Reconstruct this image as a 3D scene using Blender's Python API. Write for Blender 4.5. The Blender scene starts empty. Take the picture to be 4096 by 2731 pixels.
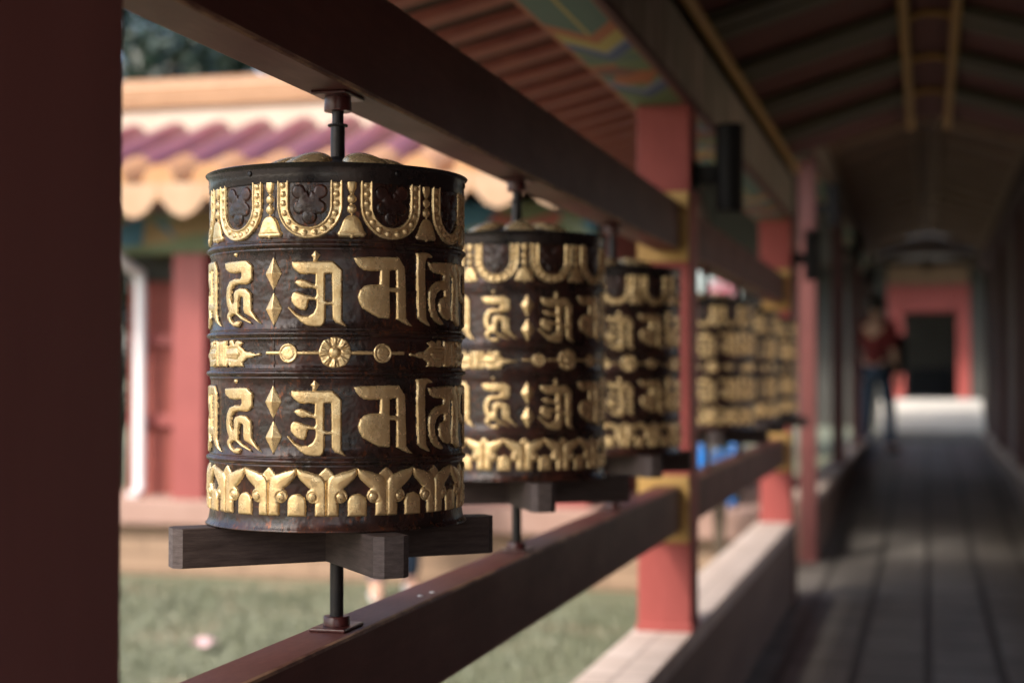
import bpy, bmesh, math, random
import numpy as np
from mathutils import Vector, Matrix

R = math.radians
rnd = random.Random(7)
sc = bpy.context.scene
COL = sc.collection
GZ = -0.125                                 # level of the lawn
CH = 1.04                                   # eye height above the walkway floor


def H(h):
    return CH + h


# ------------------------------------------------------------------ camera
cd = bpy.data.cameras.new("camera")
cam = bpy.data.objects.new("camera", cd)
COL.objects.link(cam)
cam.location = (0, 0, CH)
cam.rotation_euler = (R(90 + 1.2117), 0, R(14.8389))
cd.sensor_width = 36
cd.lens = 55
cd.clip_start = 0.05
cd.clip_end = 900
cd.dof.use_dof = True
cd.dof.focus_distance = 1.665
cd.dof.aperture_fstop = 3.2
sc.camera = cam

# ------------------------------------------------------------------ light
SUN = Vector((-0.31, -0.62, 0.72)).normalized()
w = bpy.data.worlds.new("World")
sc.world = w
w.use_nodes = True
wn = w.node_tree
wn.nodes.clear()
sky = wn.nodes.new("ShaderNodeTexSky")
sky.sky_type = 'NISHITA'
sky.sun_disc = False
sky.sun_elevation = math.asin(SUN.z)
sky.sun_rotation = math.atan2(SUN.x, SUN.y)
sky.dust_density = 4.0
sky.ozone_density = 0.6
bg = wn.nodes.new("ShaderNodeBackground")
bg.inputs[1].default_value = 0.15
wo = wn.nodes.new("ShaderNodeOutputWorld")
wn.links.new(sky.outputs[0], bg.inputs[0])
wn.links.new(bg.outputs[0], wo.inputs[0])
ld = bpy.data.lights.new("sun", 'SUN')
ld.energy = 1.5
ld.angle = R(10)
ld.color = (1.0, 0.93, 0.84)
sun = bpy.data.objects.new("sun", ld)
COL.objects.link(sun)
sun.rotation_euler = SUN.to_track_quat('Z', 'Y').to_euler()
sun.location = (-20, -14, 24)
sc.view_settings.view_transform = 'Standard'
sc.view_settings.look = 'None'
sc.view_settings.gamma = 1
sc.view_settings.exposure = 1.38
sc.cycles.max_bounces = 8
sc.cycles.diffuse_bounces = 5
sc.cycles.use_denoising = True


# ------------------------------------------------------------------ materials
class NT:
    def __init__(s, name):
        s.m = bpy.data.materials.new(name)
        s.m.use_nodes = True
        s.t = s.m.node_tree
        s.b = s.t.nodes["Principled BSDF"]

    def n(s, typ, **kw):
        x = s.t.nodes.new(typ)
        for k, v in kw.items():
            setattr(x, k, v)
        return x

    def l(s, a, b):
        s.t.links.new(a, b)

    def coord(s, scale=(1, 1, 1), kind='Object'):
        tc = s.n("ShaderNodeTexCoord")
        mp = s.n("ShaderNodeMapping")
        mp.inputs['Scale'].default_value = scale
        s.l(tc.outputs[kind], mp.inputs[0])
        return mp.outputs[0]

    def noise(s, vec, scale, detail=4, rough=0.6):
        x = s.n("ShaderNodeTexNoise")
        x.inputs['Scale'].default_value = scale
        x.inputs['Detail'].default_value = detail
        x.inputs['Roughness'].default_value = rough
        s.l(vec, x.inputs['Vector'])
        return x.outputs[0]

    def ramp(s, fac, stops, interp='LINEAR'):
        x = s.n("ShaderNodeValToRGB")
        x.color_ramp.interpolation = interp
        el = x.color_ramp.elements
        while len(el) < len(stops):
            el.new(0.5)
        for e, (p, c) in zip(el, stops):
            e.position = p
            e.color = (c[0], c[1], c[2], 1) if hasattr(c, '__len__') else (c, c, c, 1)
        s.l(fac, x.inputs[0])
        return x.outputs[0]

    def mix(s, fac, a, b, blend='MIX'):
        x = s.n("ShaderNodeMix", data_type='RGBA', blend_type=blend)
        for sock, v in ((x.inputs[0], fac), (x.inputs[6], a), (x.inputs[7], b)):
            if isinstance(v, bpy.types.NodeSocket):
                s.l(v, sock)
            elif hasattr(v, '__len__'):
                sock.default_value = (v[0], v[1], v[2], 1)
            else:
                sock.default_value = v
        return x.outputs[2]

    def math(s, op, a, b=0.0, c=0.0):
        x = s.n("ShaderNodeMath", operation=op)
        for i, v in enumerate((a, b, c)):
            if isinstance(v, bpy.types.NodeSocket):
                s.l(v, x.inputs[i])
            else:
                x.inputs[i].default_value = v
        return x.outputs[0]

    def bump(s, h, strength=0.3, dist=0.002):
        x = s.n("ShaderNodeBump")
        x.inputs['Strength'].default_value = strength
        x.inputs['Distance'].default_value = dist
        s.l(h, x.inputs['Height'])
        s.l(x.outputs[0], s.b.inputs['Normal'])

    def set(s, **kw):
        for k, v in kw.items():
            sock = s.b.inputs[k.replace('_', ' ')]
            if isinstance(v, bpy.types.NodeSocket):
                s.l(v, sock)
            elif hasattr(v, '__len__'):
                sock.default_value = (v[0], v[1], v[2], 1)
            else:
                sock.default_value = v
        return s


def painted(name, a, b, rough=0.5, sc1=6, stretch=(1, 1, 1), bump=0.25, bscale=60, metal=0.0, spec=0.5, bdist=0.001):
    t = NT(name)
    v = t.coord(stretch)
    n1 = t.noise(v, sc1, 6)
    n2 = t.noise(v, bscale, 4)
    c = t.mix(t.ramp(n1, [(0.3, 0.0), (0.7, 1.0)]), a, b)
    t.set(Base_Color=c, Metallic=metal, Specular_IOR_Level=spec)
    t.set(Roughness=t.math('ADD', rough - 0.1, t.math('MULTIPLY', n1, 0.2)))
    if bump:
        t.bump(n2, bump, bdist)
    return t.m


def gold_mat():
    t = NT("gold leaf paint")
    v = t.coord()
    at = t.n("ShaderNodeAttribute", attribute_name="sdf")
    n1 = t.noise(v, 900, 3)
    n2 = t.noise(v, 70, 5)
    n3 = t.noise(v, 320, 4, 0.7)
    # gold reaches the rim of the relief; the rim is chipped here and there
    edge = t.math('SUBTRACT', t.math('ADD', at.outputs['Fac'], t.math('MULTIPLY', t.math('SUBTRACT', n3, 0.5), 2.0)), 0.05)
    m_edge = t.ramp(t.math('ADD', t.math('MULTIPLY', edge, 1.6), 0.5), [(0.42, 0.0), (0.62, 1.0)])
    chips = t.ramp(t.noise(t.coord((1, 1, 1)), 210, 3, 0.75), [(0.265, 0.0), (0.30, 1.0)])
    chips = t.math('MAXIMUM', chips, t.math('GREATER_THAN', at.outputs['Fac'], 8.5))
    mask = t.math('MULTIPLY', m_edge, chips)
    g = t.mix(t.ramp(n2, [(0.3, 0.0), (0.7, 1.0)]), (0.86, 0.60, 0.28), (0.96, 0.75, 0.42))
    g = t.mix(t.ramp(n3, [(0.35, 0.0), (0.62, 1.0)]), t.mix(0.30, g, (0.34, 0.20, 0.07)), g)
    col = t.mix(mask, (0.018, 0.011, 0.009), g)
    t.set(Base_Color=col, Metallic=t.math('MULTIPLY', mask, 0.62),
          Roughness=t.math('ADD', 0.15, t.math('MULTIPLY', n2, 0.22)), Specular_IOR_Level=0.5)
    t.bump(t.math('ADD', t.math('MULTIPLY', n2, 1.2), t.math('MULTIPLY', n3, 0.5)), 0.5, 0.0012)
    return t.m


def lacquer_mat():
    t = NT("dark lacquered copper")
    v = t.coord()
    nb = t.noise(v, 28, 5)
    nf = t.noise(t.coord((1, 1, 0.45)), 260, 6, 0.75)
    base = t.ramp(nb, [(0.32, (0.014, 0.012, 0.011)), (0.52, (0.032, 0.015, 0.012)), (0.76, (0.075, 0.023, 0.016))])
    rub = t.math('MULTIPLY', t.ramp(nf, [(0.53, 0.0), (0.66, 1.0)]), t.ramp(t.noise(v, 45, 3), [(0.43, 0.0), (0.60, 1.0)]))
    streak = t.ramp(t.noise(t.coord((0.25, 0.25, 3.0)), 90, 5, 0.7), [(0.60, 0.0), (0.70, 1.0)])
    rub2 = t.math('MULTIPLY', streak, t.ramp(t.noise(v, 16, 2), [(0.5, 0.0), (0.62, 0.7)]))
    m = t.math('MAXIMUM', rub, rub2)
    col = t.mix(m, base, (0.23, 0.075, 0.030))
    t.set(Base_Color=col, Metallic=t.math('ADD', 0.05, t.math('MULTIPLY', m, 0.45)),
          Roughness=t.math('ADD', 0.14, t.math('MULTIPLY', nb, 0.28)), Specular_IOR_Level=0.55)
    t.bump(t.math('ADD', t.math('MULTIPLY', t.noise(v, 55, 2), 1.0), t.math('MULTIPLY', nf, 0.10)), 0.55, 0.0035)
    return t.m


def wood_mat(name, a, b, scale=40, stretch=(1, 1, 1), rough=0.7):
    t = NT(name)
    v = t.coord(stretch)
    n1 = t.noise(v, scale, 8, 0.7)
    n2 = t.noise(v, scale * 3, 4)
    t.set(Base_Color=t.mix(t.ramp(n1, [(0.3, 0.0), (0.7, 1.0)]), a, b), Roughness=rough, Specular_IOR_Level=0.3)
    t.bump(t.math('ADD', n1, t.math('MULTIPLY', n2, 0.5)), 0.45, 0.0014)
    return t.m


def brick_mat(name, c1, c2, mortar, bw, bh, scale=1.0, rough=0.85, msize=0.012, axes='XY', off=0.5):
    t = NT(name)
    tc = t.n("ShaderNodeTexCoord")
    sp = t.n("ShaderNodeSeparateXYZ")
    cb = t.n("ShaderNodeCombineXYZ")
    t.l(tc.outputs['Object'], sp.inputs[0])
    t.l(sp.outputs[axes[0]], cb.inputs[0])
    t.l(sp.outputs[axes[1]], cb.inputs[1])
    br = t.n("ShaderNodeTexBrick")
    br.offset = off
    br.inputs['Color1'].default_value = (*c1, 1)
    br.inputs['Color2'].default_value = (*c2, 1)
    br.inputs['Mortar'].default_value = (*mortar, 1)
    br.inputs['Scale'].default_value = scale
    br.inputs['Mortar Size'].default_value = msize
    br.inputs['Brick Width'].default_value = bw
    br.inputs['Row Height'].default_value = bh
    t.l(cb.outputs[0], br.inputs['Vector'])
    n = t.noise(tc.outputs['Object'], 7, 6)
    col = t.mix(t.ramp(n, [(0.3, 0.0), (0.75, 0.55)]), br.outputs[0], mortar)
    t.set(Base_Color=col, Roughness=rough, Specular_IOR_Level=0.3)
    t.bump(t.math('ADD', t.math('MULTIPLY', br.outputs['Fac'], -1.0), t.math('MULTIPLY', t.noise(tc.outputs['Object'], 60, 4), 0.4)), 0.4, 0.004)
    return t.m


def beam_mat():
    t = NT("oxblood beam paint")
    v = t.coord((1, 0.12, 1))
    g = t.noise(v, 60, 6, 0.7)
    big = t.noise(t.coord((1, 0.5, 1)), 9, 5)
    c = t.mix(t.ramp(g, [(0.3, 0.0), (0.7, 1.0)]), (0.095, 0.030, 0.026), (0.135, 0.045, 0.038))
    c = t.mix(t.ramp(big, [(0.4, 0.0), (0.7, 0.6)]), c, (0.070, 0.024, 0.021))
    ge = t.n("ShaderNodeNewGeometry")
    sp = t.n("ShaderNodeSeparateXYZ")
    t.l(ge.outputs['Normal'], sp.inputs[0])
    fine = t.noise(t.coord((1, 0.35, 1)), 180, 4, 0.7)
    dust = t.math('MULTIPLY', t.math('GREATER_THAN', sp.outputs[2], 0.9), t.ramp(t.math('ADD', t.math('MULTIPLY', fine, 0.5), t.math('MULTIPLY', big, 0.5)), [(0.42, 0.0), (0.62, 0.35)]))
    c = t.mix(dust, c, (0.22, 0.095, 0.07))
    # rubbed arrises: only the bevel faces look along both axes at once
    ax = t.math('ABSOLUTE', sp.outputs[0])
    az = t.math('ABSOLUTE', sp.outputs[2])
    edge = t.math('MULTIPLY', t.math('GREATER_THAN', ax, 0.25), t.math('GREATER_THAN', az, 0.25))
    edge = t.math('MULTIPLY', edge, t.ramp(t.noise(t.coord((1, 0.3, 1)), 26, 5, 0.7), [(0.42, 0.1), (0.6, 0.9)]))
    c = t.mix(edge, c, (0.42, 0.25, 0.15))
    sc_ = t.ramp(t.noise(t.coord((6, 0.5, 6)), 90, 3, 0.6), [(0.69, 0.0), (0.74, 0.6)])
    c = t.mix(sc_, c, (0.16, 0.075, 0.06))
    t.set(Base_Color=c, Roughness=t.math('ADD', 0.34, t.math('MULTIPLY', big, 0.26)), Specular_IOR_Level=0.3)
    t.bump(t.math('ADD', g, t.math('MULTIPLY', fine, 0.6)), 0.3, 0.001)
    return t.m


def post_mat():
    t = NT("red post paint")
    v = t.coord((1, 1, 0.12))
    g = t.noise(v, 70, 5, 0.7)
    big = t.noise(t.coord((1, 1, 0.5)), 5, 6, 0.65)
    c = t.mix(t.ramp(g, [(0.3, 0.0), (0.7, 1.0)]), (0.31, 0.066, 0.058), (0.37, 0.086, 0.076))
    c = t.mix(t.ramp(big, [(0.42, 0.0), (0.72, 0.55)]), c, (0.22, 0.050, 0.045))
    ch = t.ramp(t.noise(t.coord(), 34, 6, 0.75), [(0.70, 0.0), (0.73, 0.8)])
    c = t.mix(ch, c, (0.30, 0.19, 0.15))
    t.set(Base_Color=c, Roughness=t.math('ADD', 0.38, t.math('MULTIPLY', big, 0.25)), Specular_IOR_Level=0.28)
    t.bump(t.math('ADD', g, big), 0.25, 0.0012)
    return t.m


M = {}
M['gold'] = gold_mat()
M['lacquer'] = lacquer_mat()
M['iron'] = painted("blackened iron", (0.016, 0.016, 0.018), (0.035, 0.030, 0.028), 0.42, 40, bump=0.5, bscale=220, metal=0.5)
M['band'] = painted("dark sheet metal", (0.018, 0.019, 0.021), (0.050, 0.038, 0.034), 0.26, 22, bump=0.5, bscale=50, metal=0.55, bdist=0.002)
M['handle'] = wood_mat("dark hardwood", (0.030, 0.020, 0.018), (0.085, 0.062, 0.056), 24, (1.0, 9.0, 9.0), 0.62)
M['handle_end'] = wood_mat("dark hardwood end grain", (0.060, 0.046, 0.044), (0.14, 0.112, 0.105), 60, (1, 1, 5), 0.8)
M['beam'] = beam_mat()
M['mount'] = painted("oxblood bracket paint", (0.040, 0.010, 0.010), (0.085, 0.020, 0.018), 0.3, 40, bump=0.5, bscale=160)
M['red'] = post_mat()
M['dimred'] = painted("post red in dim light", (0.105, 0.026, 0.024), (0.14, 0.036, 0.032), 0.55, 5, bump=0.15, bscale=90)  # same red as the posts, the column's dim light put into the colour
M['shadered'] = painted("post red in shade", (0.21, 0.082, 0.074), (0.26, 0.105, 0.095), 0.5, 9, (1, 1, 0.15), spec=0.3, bump=0.25, bscale=90)  # same red as the posts, the near post's shade put into the colour
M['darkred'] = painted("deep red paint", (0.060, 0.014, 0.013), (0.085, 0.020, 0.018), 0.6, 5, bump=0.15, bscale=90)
M['yellow'] = painted("yellow sleeve paint", (0.48, 0.28, 0.075), (0.58, 0.37, 0.12), 0.45, 8, bump=0.2, bscale=80)
M['goldpaint'] = painted("dull gold purlin paint", (0.30, 0.16, 0.030), (0.40, 0.22, 0.05), 0.55, 8, bump=0.2, bscale=80)
M['brownpaint'] = painted("dusty brown paint", (0.26, 0.165, 0.11), (0.36, 0.24, 0.16), 0.7, 8, bump=0.2, bscale=80)
M['umber'] = painted("umber beam paint", (0.14, 0.090, 0.060), (0.20, 0.135, 0.09), 0.75, 8, bump=0.2, bscale=80)
M['rafter_red'] = painted("rust red rafter paint", (0.21, 0.050, 0.032), (0.28, 0.080, 0.048), 0.6, 14, (1, 1, 1), bump=0.3, bscale=60)
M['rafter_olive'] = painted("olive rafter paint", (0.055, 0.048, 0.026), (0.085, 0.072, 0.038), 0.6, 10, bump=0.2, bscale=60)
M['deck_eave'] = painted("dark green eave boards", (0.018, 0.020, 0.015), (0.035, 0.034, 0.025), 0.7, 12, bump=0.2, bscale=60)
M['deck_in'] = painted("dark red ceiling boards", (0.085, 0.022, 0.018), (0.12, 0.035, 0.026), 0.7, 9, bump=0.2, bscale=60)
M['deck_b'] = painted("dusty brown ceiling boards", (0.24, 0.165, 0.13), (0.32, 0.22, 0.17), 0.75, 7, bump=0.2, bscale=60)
M['black'] = painted("black lamp enamel", (0.005, 0.005, 0.006), (0.009, 0.009, 0.010), 0.62, 20, spec=0.25, bump=0.1, bscale=60)
M['floor'] = brick_mat("grey floor slabs", (0.13, 0.118, 0.106), (0.175, 0.16, 0.142), (0.045, 0.041, 0.037), 0.5, 0.25, axes='YX', msize=0.018, rough=0.5)
M['coping'] = brick_mat("pale brick coping", (0.50, 0.40, 0.34), (0.60, 0.50, 0.44), (0.36, 0.29, 0.25), 0.4, 0.11, axes='XY', msize=0.006, off=0.0)
M['wallface'] = painted("brown wall render", (0.12, 0.070, 0.052), (0.19, 0.13, 0.10), 0.7, 3.5, (1, 0.5, 2.0), bump=0.3, bscale=40)
M['plinth'] = brick_mat("tan stone brick", (0.27, 0.18, 0.118), (0.32, 0.222, 0.152), (0.18, 0.12, 0.082), 0.42, 0.10, axes='XZ', msize=0.008)
M['ledge'] = painted("pink stone ledge", (0.27, 0.165, 0.130), (0.33, 0.215, 0.175), 0.8, 5, bump=0.3, bscale=40)
M['hallred'] = painted("hall column red", (0.225, 0.050, 0.045), (0.27, 0.064, 0.057), 0.55, 5, bump=0.15, bscale=90)
M['hallwall'] = brick_mat("brick red hall wall", (0.23, 0.062, 0.05), (0.27, 0.080, 0.062), (0.20, 0.062, 0.05), 0.24, 0.08, axes='XZ', msize=0.008)
M['tile_purple'] = painted("plum glazed tile", (0.125, 0.032, 0.042), (0.185, 0.052, 0.064), 0.34, 5, bump=0.1, bscale=30)
M['tile_cream'] = painted("cream and orange glazed tile", (0.34, 0.205, 0.115), (0.42, 0.285, 0.18), 0.35, 5, bump=0.1, bscale=30)
M['tile_orange'] = painted("orange glazed tile", (0.33, 0.14, 0.04), (0.40, 0.22, 0.10), 0.32, 5, bump=0.1, bscale=30)
M['ridge_cream'] = painted("cream ridge render", (0.42, 0.335, 0.26), (0.49, 0.40, 0.32), 0.6, 4, bump=0.2, bscale=30)
M['ridge_top'] = painted("terracotta ridge tile", (0.24, 0.115, 0.045), (0.32, 0.175, 0.085), 0.5, 6, bump=0.2, bscale=30)
M['white'] = painted("white pipe paint", (0.72, 0.72, 0.74), (0.80, 0.80, 0.80), 0.4, 5, bump=0.05, bscale=30)
M['pale'] = painted("pale step stone", (0.50, 0.48, 0.44), (0.60, 0.575, 0.535), 0.8, 3, bump=0.2, bscale=30)
M['courtyard'] = painted("sandy paving stone", (0.36, 0.31, 0.25), (0.44, 0.38, 0.31), 0.85, 3, bump=0.2, bscale=30)  # for the added paving that bounces sunlight
M['greystone'] = painted("grey step stone", (0.12, 0.115, 0.11), (0.17, 0.16, 0.15), 0.8, 3, bump=0.2, bscale=30)
M['dark'] = painted("wing wall in shade", (0.045, 0.045, 0.040), (0.06, 0.06, 0.054), 0.8, 3, bump=0.1, bscale=30)  # shade on the gate's wing walls is put into this colour
M['slate'] = painted("dark slate wall", (0.010, 0.010, 0.009), (0.016, 0.016, 0.014), 0.8, 3, bump=0.1, bscale=30)
M['bluegrey'] = painted("blue grey screen", (0.035, 0.040, 0.050), (0.05, 0.056, 0.068), 0.6, 3, bump=0.1, bscale=30)
M['blue'] = painted("bright blue plastic", (0.010, 0.16, 0.55), (0.015, 0.20, 0.62), 0.35, 3, bump=0.05, bscale=30)
M['bark'] = wood_mat("bark", (0.05, 0.036, 0.026), (0.11, 0.085, 0.06), 12, (6, 6, 1), 0.9)
M['leaf'] = painted("dark green leaves", (0.012, 0.026, 0.016), (0.030, 0.052, 0.034), 0.25, 1.2, bump=0)
M['leaf2'] = painted("blue green leaves", (0.012, 0.028, 0.024), (0.030, 0.056, 0.050), 0.25, 1.2, bump=0)
M['grass'] = painted("grass blades", (0.095, 0.110, 0.065), (0.165, 0.175, 0.115), 0.6, 0.9, bump=0)
M['pinkpetal'] = painted("pink petals", (0.52, 0.14, 0.20), (0.62, 0.24, 0.30), 0.6, 9, bump=0)
M['palepink'] = painted("pale pink paper", (0.42, 0.27, 0.28), (0.48, 0.33, 0.34), 0.7, 9, bump=0.1)
M['skin'] = painted("skin", (0.45, 0.26, 0.18), (0.50, 0.30, 0.21), 0.55, 9, bump=0.05)
M['hair'] = painted("black hair", (0.010, 0.008, 0.008), (0.018, 0.015, 0.014), 0.5, 60, bump=0.3)
M['shirt_red'] = painted("dark red cloth", (0.12, 0.008, 0.009), (0.17, 0.013, 0.013), 0.85, 12, bump=0.3)
M['shirt_white'] = painted("white cloth", (0.66, 0.65, 0.63), (0.74, 0.73, 0.72), 0.85, 12, bump=0.3)
M['jeans'] = painted("blue denim", (0.020, 0.040, 0.075), (0.034, 0.058, 0.10), 0.85, 30, bump=0.3)
M['shoe'] = painted("white shoe", (0.60, 0.60, 0.60), (0.70, 0.70, 0.70), 0.6, 9, bump=0.1)
M['shoe_dark'] = painted("dark shoe", (0.05, 0.03, 0.025), (0.08, 0.05, 0.04), 0.6, 9, bump=0.1)


def ground_mat():
    t = NT("lawn soil and grass")
    v = t.coord()
    n = t.noise(v, 1.6, 7, 0.75)
    n2 = t.noise(v, 26, 5, 0.7)
    a = t.mix(t.ramp(n2, [(0.35, 0.0), (0.65, 1.0)]), (0.085, 0.098, 0.060), (0.18, 0.185, 0.125))
    b = t.mix(t.ramp(n2, [(0.35, 0.0), (0.65, 1.0)]), (0.22, 0.165, 0.11), (0.33, 0.26, 0.18))
    t.set(Base_Color=t.mix(t.ramp(n, [(0.52, 0.0), (0.68, 0.85)]), a, b), Roughness=0.95, Specular_IOR_Level=0.15)
    t.bump(n2, 0.6, 0.02)
    return t.m


M['ground'] = ground_mat()


def frieze_mat():
    """painted frieze: cells of teal, blue, ochre, green and red"""
    t = NT("painted frieze")
    v = t.coord((1.0, 1.0, 1.6))
    vo = t.n("ShaderNodeTexVoronoi", feature='F1')
    vo.inputs['Scale'].default_value = 5.5
    t.l(v, vo.inputs['Vector'])
    sp = t.n("ShaderNodeSeparateColor")
    t.l(vo.outputs['Color'], sp.inputs[0])
    c = t.ramp(sp.outputs[0], [(0.0, (0.02, 0.16, 0.24)), (0.2, (0.36, 0.24, 0.09)), (0.38, (0.15, 0.20, 0.08)), (0.55, (0.03, 0.19, 0.28)),
                               (0.68, (0.42, 0.28, 0.10)), (0.80, (0.40, 0.085, 0.05)), (0.9, (0.20, 0.26, 0.16))], 'CONSTANT')
    c = t.mix(0.40, c, (0.02, 0.015, 0.01))
    e = t.ramp(vo.outputs['Distance'], [(0.0, 1.0), (0.07, 1.0), (0.075, 0.0)], 'LINEAR')
    t.set(Base_Color=t.mix(t.math('MULTIPLY', e, 0.6), c, (0.4, 0.33, 0.2)), Roughness=0.6)
    return t.m


M['frieze'] = frieze_mat()


def soffit_mat(y0, y1, xc):
    """painted soffit of a lintel: chevrons near both posts, a long teal field between, a gold line along the middle"""
    t = NT("painted soffit")
    tc = t.n("ShaderNodeTexCoord")
    sp = t.n("ShaderNodeSeparateXYZ")
    t.l(tc.outputs['Object'], sp.inputs[0])
    ax = t.math('ABSOLUTE', t.math('SUBTRACT', sp.outputs[0], xc))
    d = t.math('MINIMUM', t.math('SUBTRACT', sp.outputs[1], y0), t.math('SUBTRACT', y1, sp.outputs[1]))
    d = t.math('SUBTRACT', d, t.math('MULTIPLY', ax, 2.0))
    teal, blue, pale = (0.075, 0.17, 0.14), (0.03, 0.09, 0.25), (0.25, 0.32, 0.38)
    org, yel, grn, brn = (0.48, 0.13, 0.04), (0.52, 0.40, 0.10), (0.13, 0.22, 0.10), (0.20, 0.06, 0.04)
    c = t.ramp(t.math('DIVIDE', d, 1.3), [(0.0, grn), (0.092, blue), (0.146, pale), (0.177, brn), (0.40, grn), (0.46, blue), (0.51, pale),
                                          (0.53, yel), (0.60, org), (0.66, teal)], 'CONSTANT')
    # flower motif inside the brown field
    vo = t.n("ShaderNodeTexVoronoi", feature='F1')
    vo.inputs['Scale'].default_value = 12
    t.l(tc.outputs['Object'], vo.inputs['Vector'])
    s2 = t.n("ShaderNodeSeparateColor")
    t.l(vo.outputs['Color'], s2.inputs[0])
    fl = t.ramp(s2.outputs[1], [(0.0, org), (0.35, grn), (0.7, brn), (0.85, teal)], 'CONSTANT')
    infl = t.math('MULTIPLY', t.math('GREATER_THAN', d, 0.235), t.math('LESS_THAN', d, 0.59))
    c = t.mix(infl, c, fl)
    midl = t.math('MULTIPLY', t.math('LESS_THAN', ax, 0.004), t.math('GREATER_THAN', d, 0.86))
    c = t.mix(midl, c, yel)
    c = t.mix(t.math('GREATER_THAN', ax, 0.068), c, (0.40, 0.12, 0.05))
    c = t.mix(t.math('MULTIPLY', t.noise(tc.outputs['Object'], 30, 5), 0.2), c, (0.06, 0.05, 0.04))
    c = t.mix(0.15, c, (0.0, 0.0, 0.0))
    t.set(Base_Color=c, Roughness=0.6)
    return t.m


def face_mat():
    t = NT("weathered painted lintel face")
    v = t.coord((1, 3.2, 0.5))
    n = t.noise(v, 5, 5)
    n2 = t.noise(t.coord((1, 1, 1)), 2.2, 3)
    c = t.ramp(n, [(0.32, (0.13, 0.105, 0.085)), (0.5, (0.28, 0.22, 0.175)), (0.66, (0.46, 0.37, 0.30))])
    c = t.mix(t.ramp(n2, [(0.4, 0.0), (0.65, 0.5)]), c, (0.13, 0.15, 0.11))
    t.set(Base_Color=c, Roughness=0.7)
    return t.m


M['face'] = face_mat()


# ------------------------------------------------------------------ object helpers
def tag(o, label=None, cat=None, group=None, kind=None):
    if label: o['label'] = label
    if cat: o['category'] = cat
    if group: o['group'] = group
    if kind: o['kind'] = kind
    return o


def thing(name, loc, label, cat, group=None, rz=0.0):
    o = bpy.data.objects.new(name, None)
    o.empty_display_size = 0.1
    COL.objects.link(o)
    o.location = loc
    o.rotation_euler = (0, 0, rz)
    return tag(o, label, cat, group)


def obj(name, me, mat, parent=None):
    if isinstance(me, bmesh.types.BMesh):
        bm = me
        me = bpy.data.meshes.new(name)
        bm.to_mesh(me)
        bm.free()
    if mat is not None and not me.materials:
        me.materials.append(mat)
    o = bpy.data.objects.new(name, me)
    COL.objects.link(o)
    if parent: o.parent = parent
    return o


def smooth(o, ang=None):
    for p in o.data.polygons: p.use_smooth = True
    if ang: o.data.set_sharp_from_angle(angle=R(ang))
    return o


def box(bm, x0, x1, y0, y1, z0, z1, bev=0.0, seg=2):
    g = bmesh.ops.create_cube(bm, size=1.0)
    for v in g['verts']:
        v.co = Vector((x0 + (v.co.x + .5) * (x1 - x0), y0 + (v.co.y + .5) * (y1 - y0), z0 + (v.co.z + .5) * (z1 - z0)))
    if bev:
        es = {e for v in g['verts'] for e in v.link_edges}
        bmesh.ops.bevel(bm, geom=list(es), offset=bev, segments=seg, affect='EDGES', profile=0.5)
    return bm


def boxo(name, x0, x1, y0, y1, z0, z1, mat, parent=None, bev=0.004):
    return obj(name, box(bmesh.new(), x0, x1, y0, y1, z0, z1, bev), mat, parent)


def lathe(bm, prof, n=48, cap=True):
    rings = []
    for r, z in prof:
        rings.append([bm.verts.new((r * math.cos(2 * math.pi * i / n), r * math.sin(2 * math.pi * i / n), z)) for i in range(n)])
    for a, b in zip(rings, rings[1:]):
        for i in range(n):
            bm.faces.new((a[i], a[(i + 1) % n], b[(i + 1) % n], b[i]))
    if cap:
        bm.faces.new(list(reversed(rings[0])))
        bm.faces.new(rings[-1])
    return bm


def tube(bm, pts, r, n=10):
    pts = [Vector(p) for p in pts]
    rr = r if hasattr(r, '__len__') else [r] * len(pts)
    rings = []
    for i, p in enumerate(pts):
        d = (pts[min(i + 1, len(pts) - 1)] - pts[max(i - 1, 0)]).normalized()
        u = d.orthogonal().normalized() if i == 0 else (u - d * u.dot(d)).normalized()
        v = d.cross(u)
        rings.append([bm.verts.new(p + (u * math.cos(2 * math.pi * k / n) + v * math.sin(2 * math.pi * k / n)) * rr[i]) for k in range(n)])
    for a, b in zip(rings, rings[1:]):
        for k in range(n):
            bm.faces.new((a[k], a[(k + 1) % n], b[(k + 1) % n], b[k]))
    bm.faces.new(list(reversed(rings[0])))
    bm.faces.new(rings[-1])
    return bm


def prism(bm, prof, y0, y1):
    """closed XZ outline swept along Y"""
    a = [bm.verts.new((x, y0, z)) for x, z in prof]
    b = [bm.verts.new((x, y1, z)) for x, z in prof]
    n = len(prof)
    for i in range(n):
        bm.faces.new((a[i], a[(i + 1) % n], b[(i + 1) % n], b[i]))
    bm.faces.new(list(reversed(a)))
    bm.faces.new(b)
    bmesh.ops.recalc_face_normals(bm, faces=bm.faces)
    return bm


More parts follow.
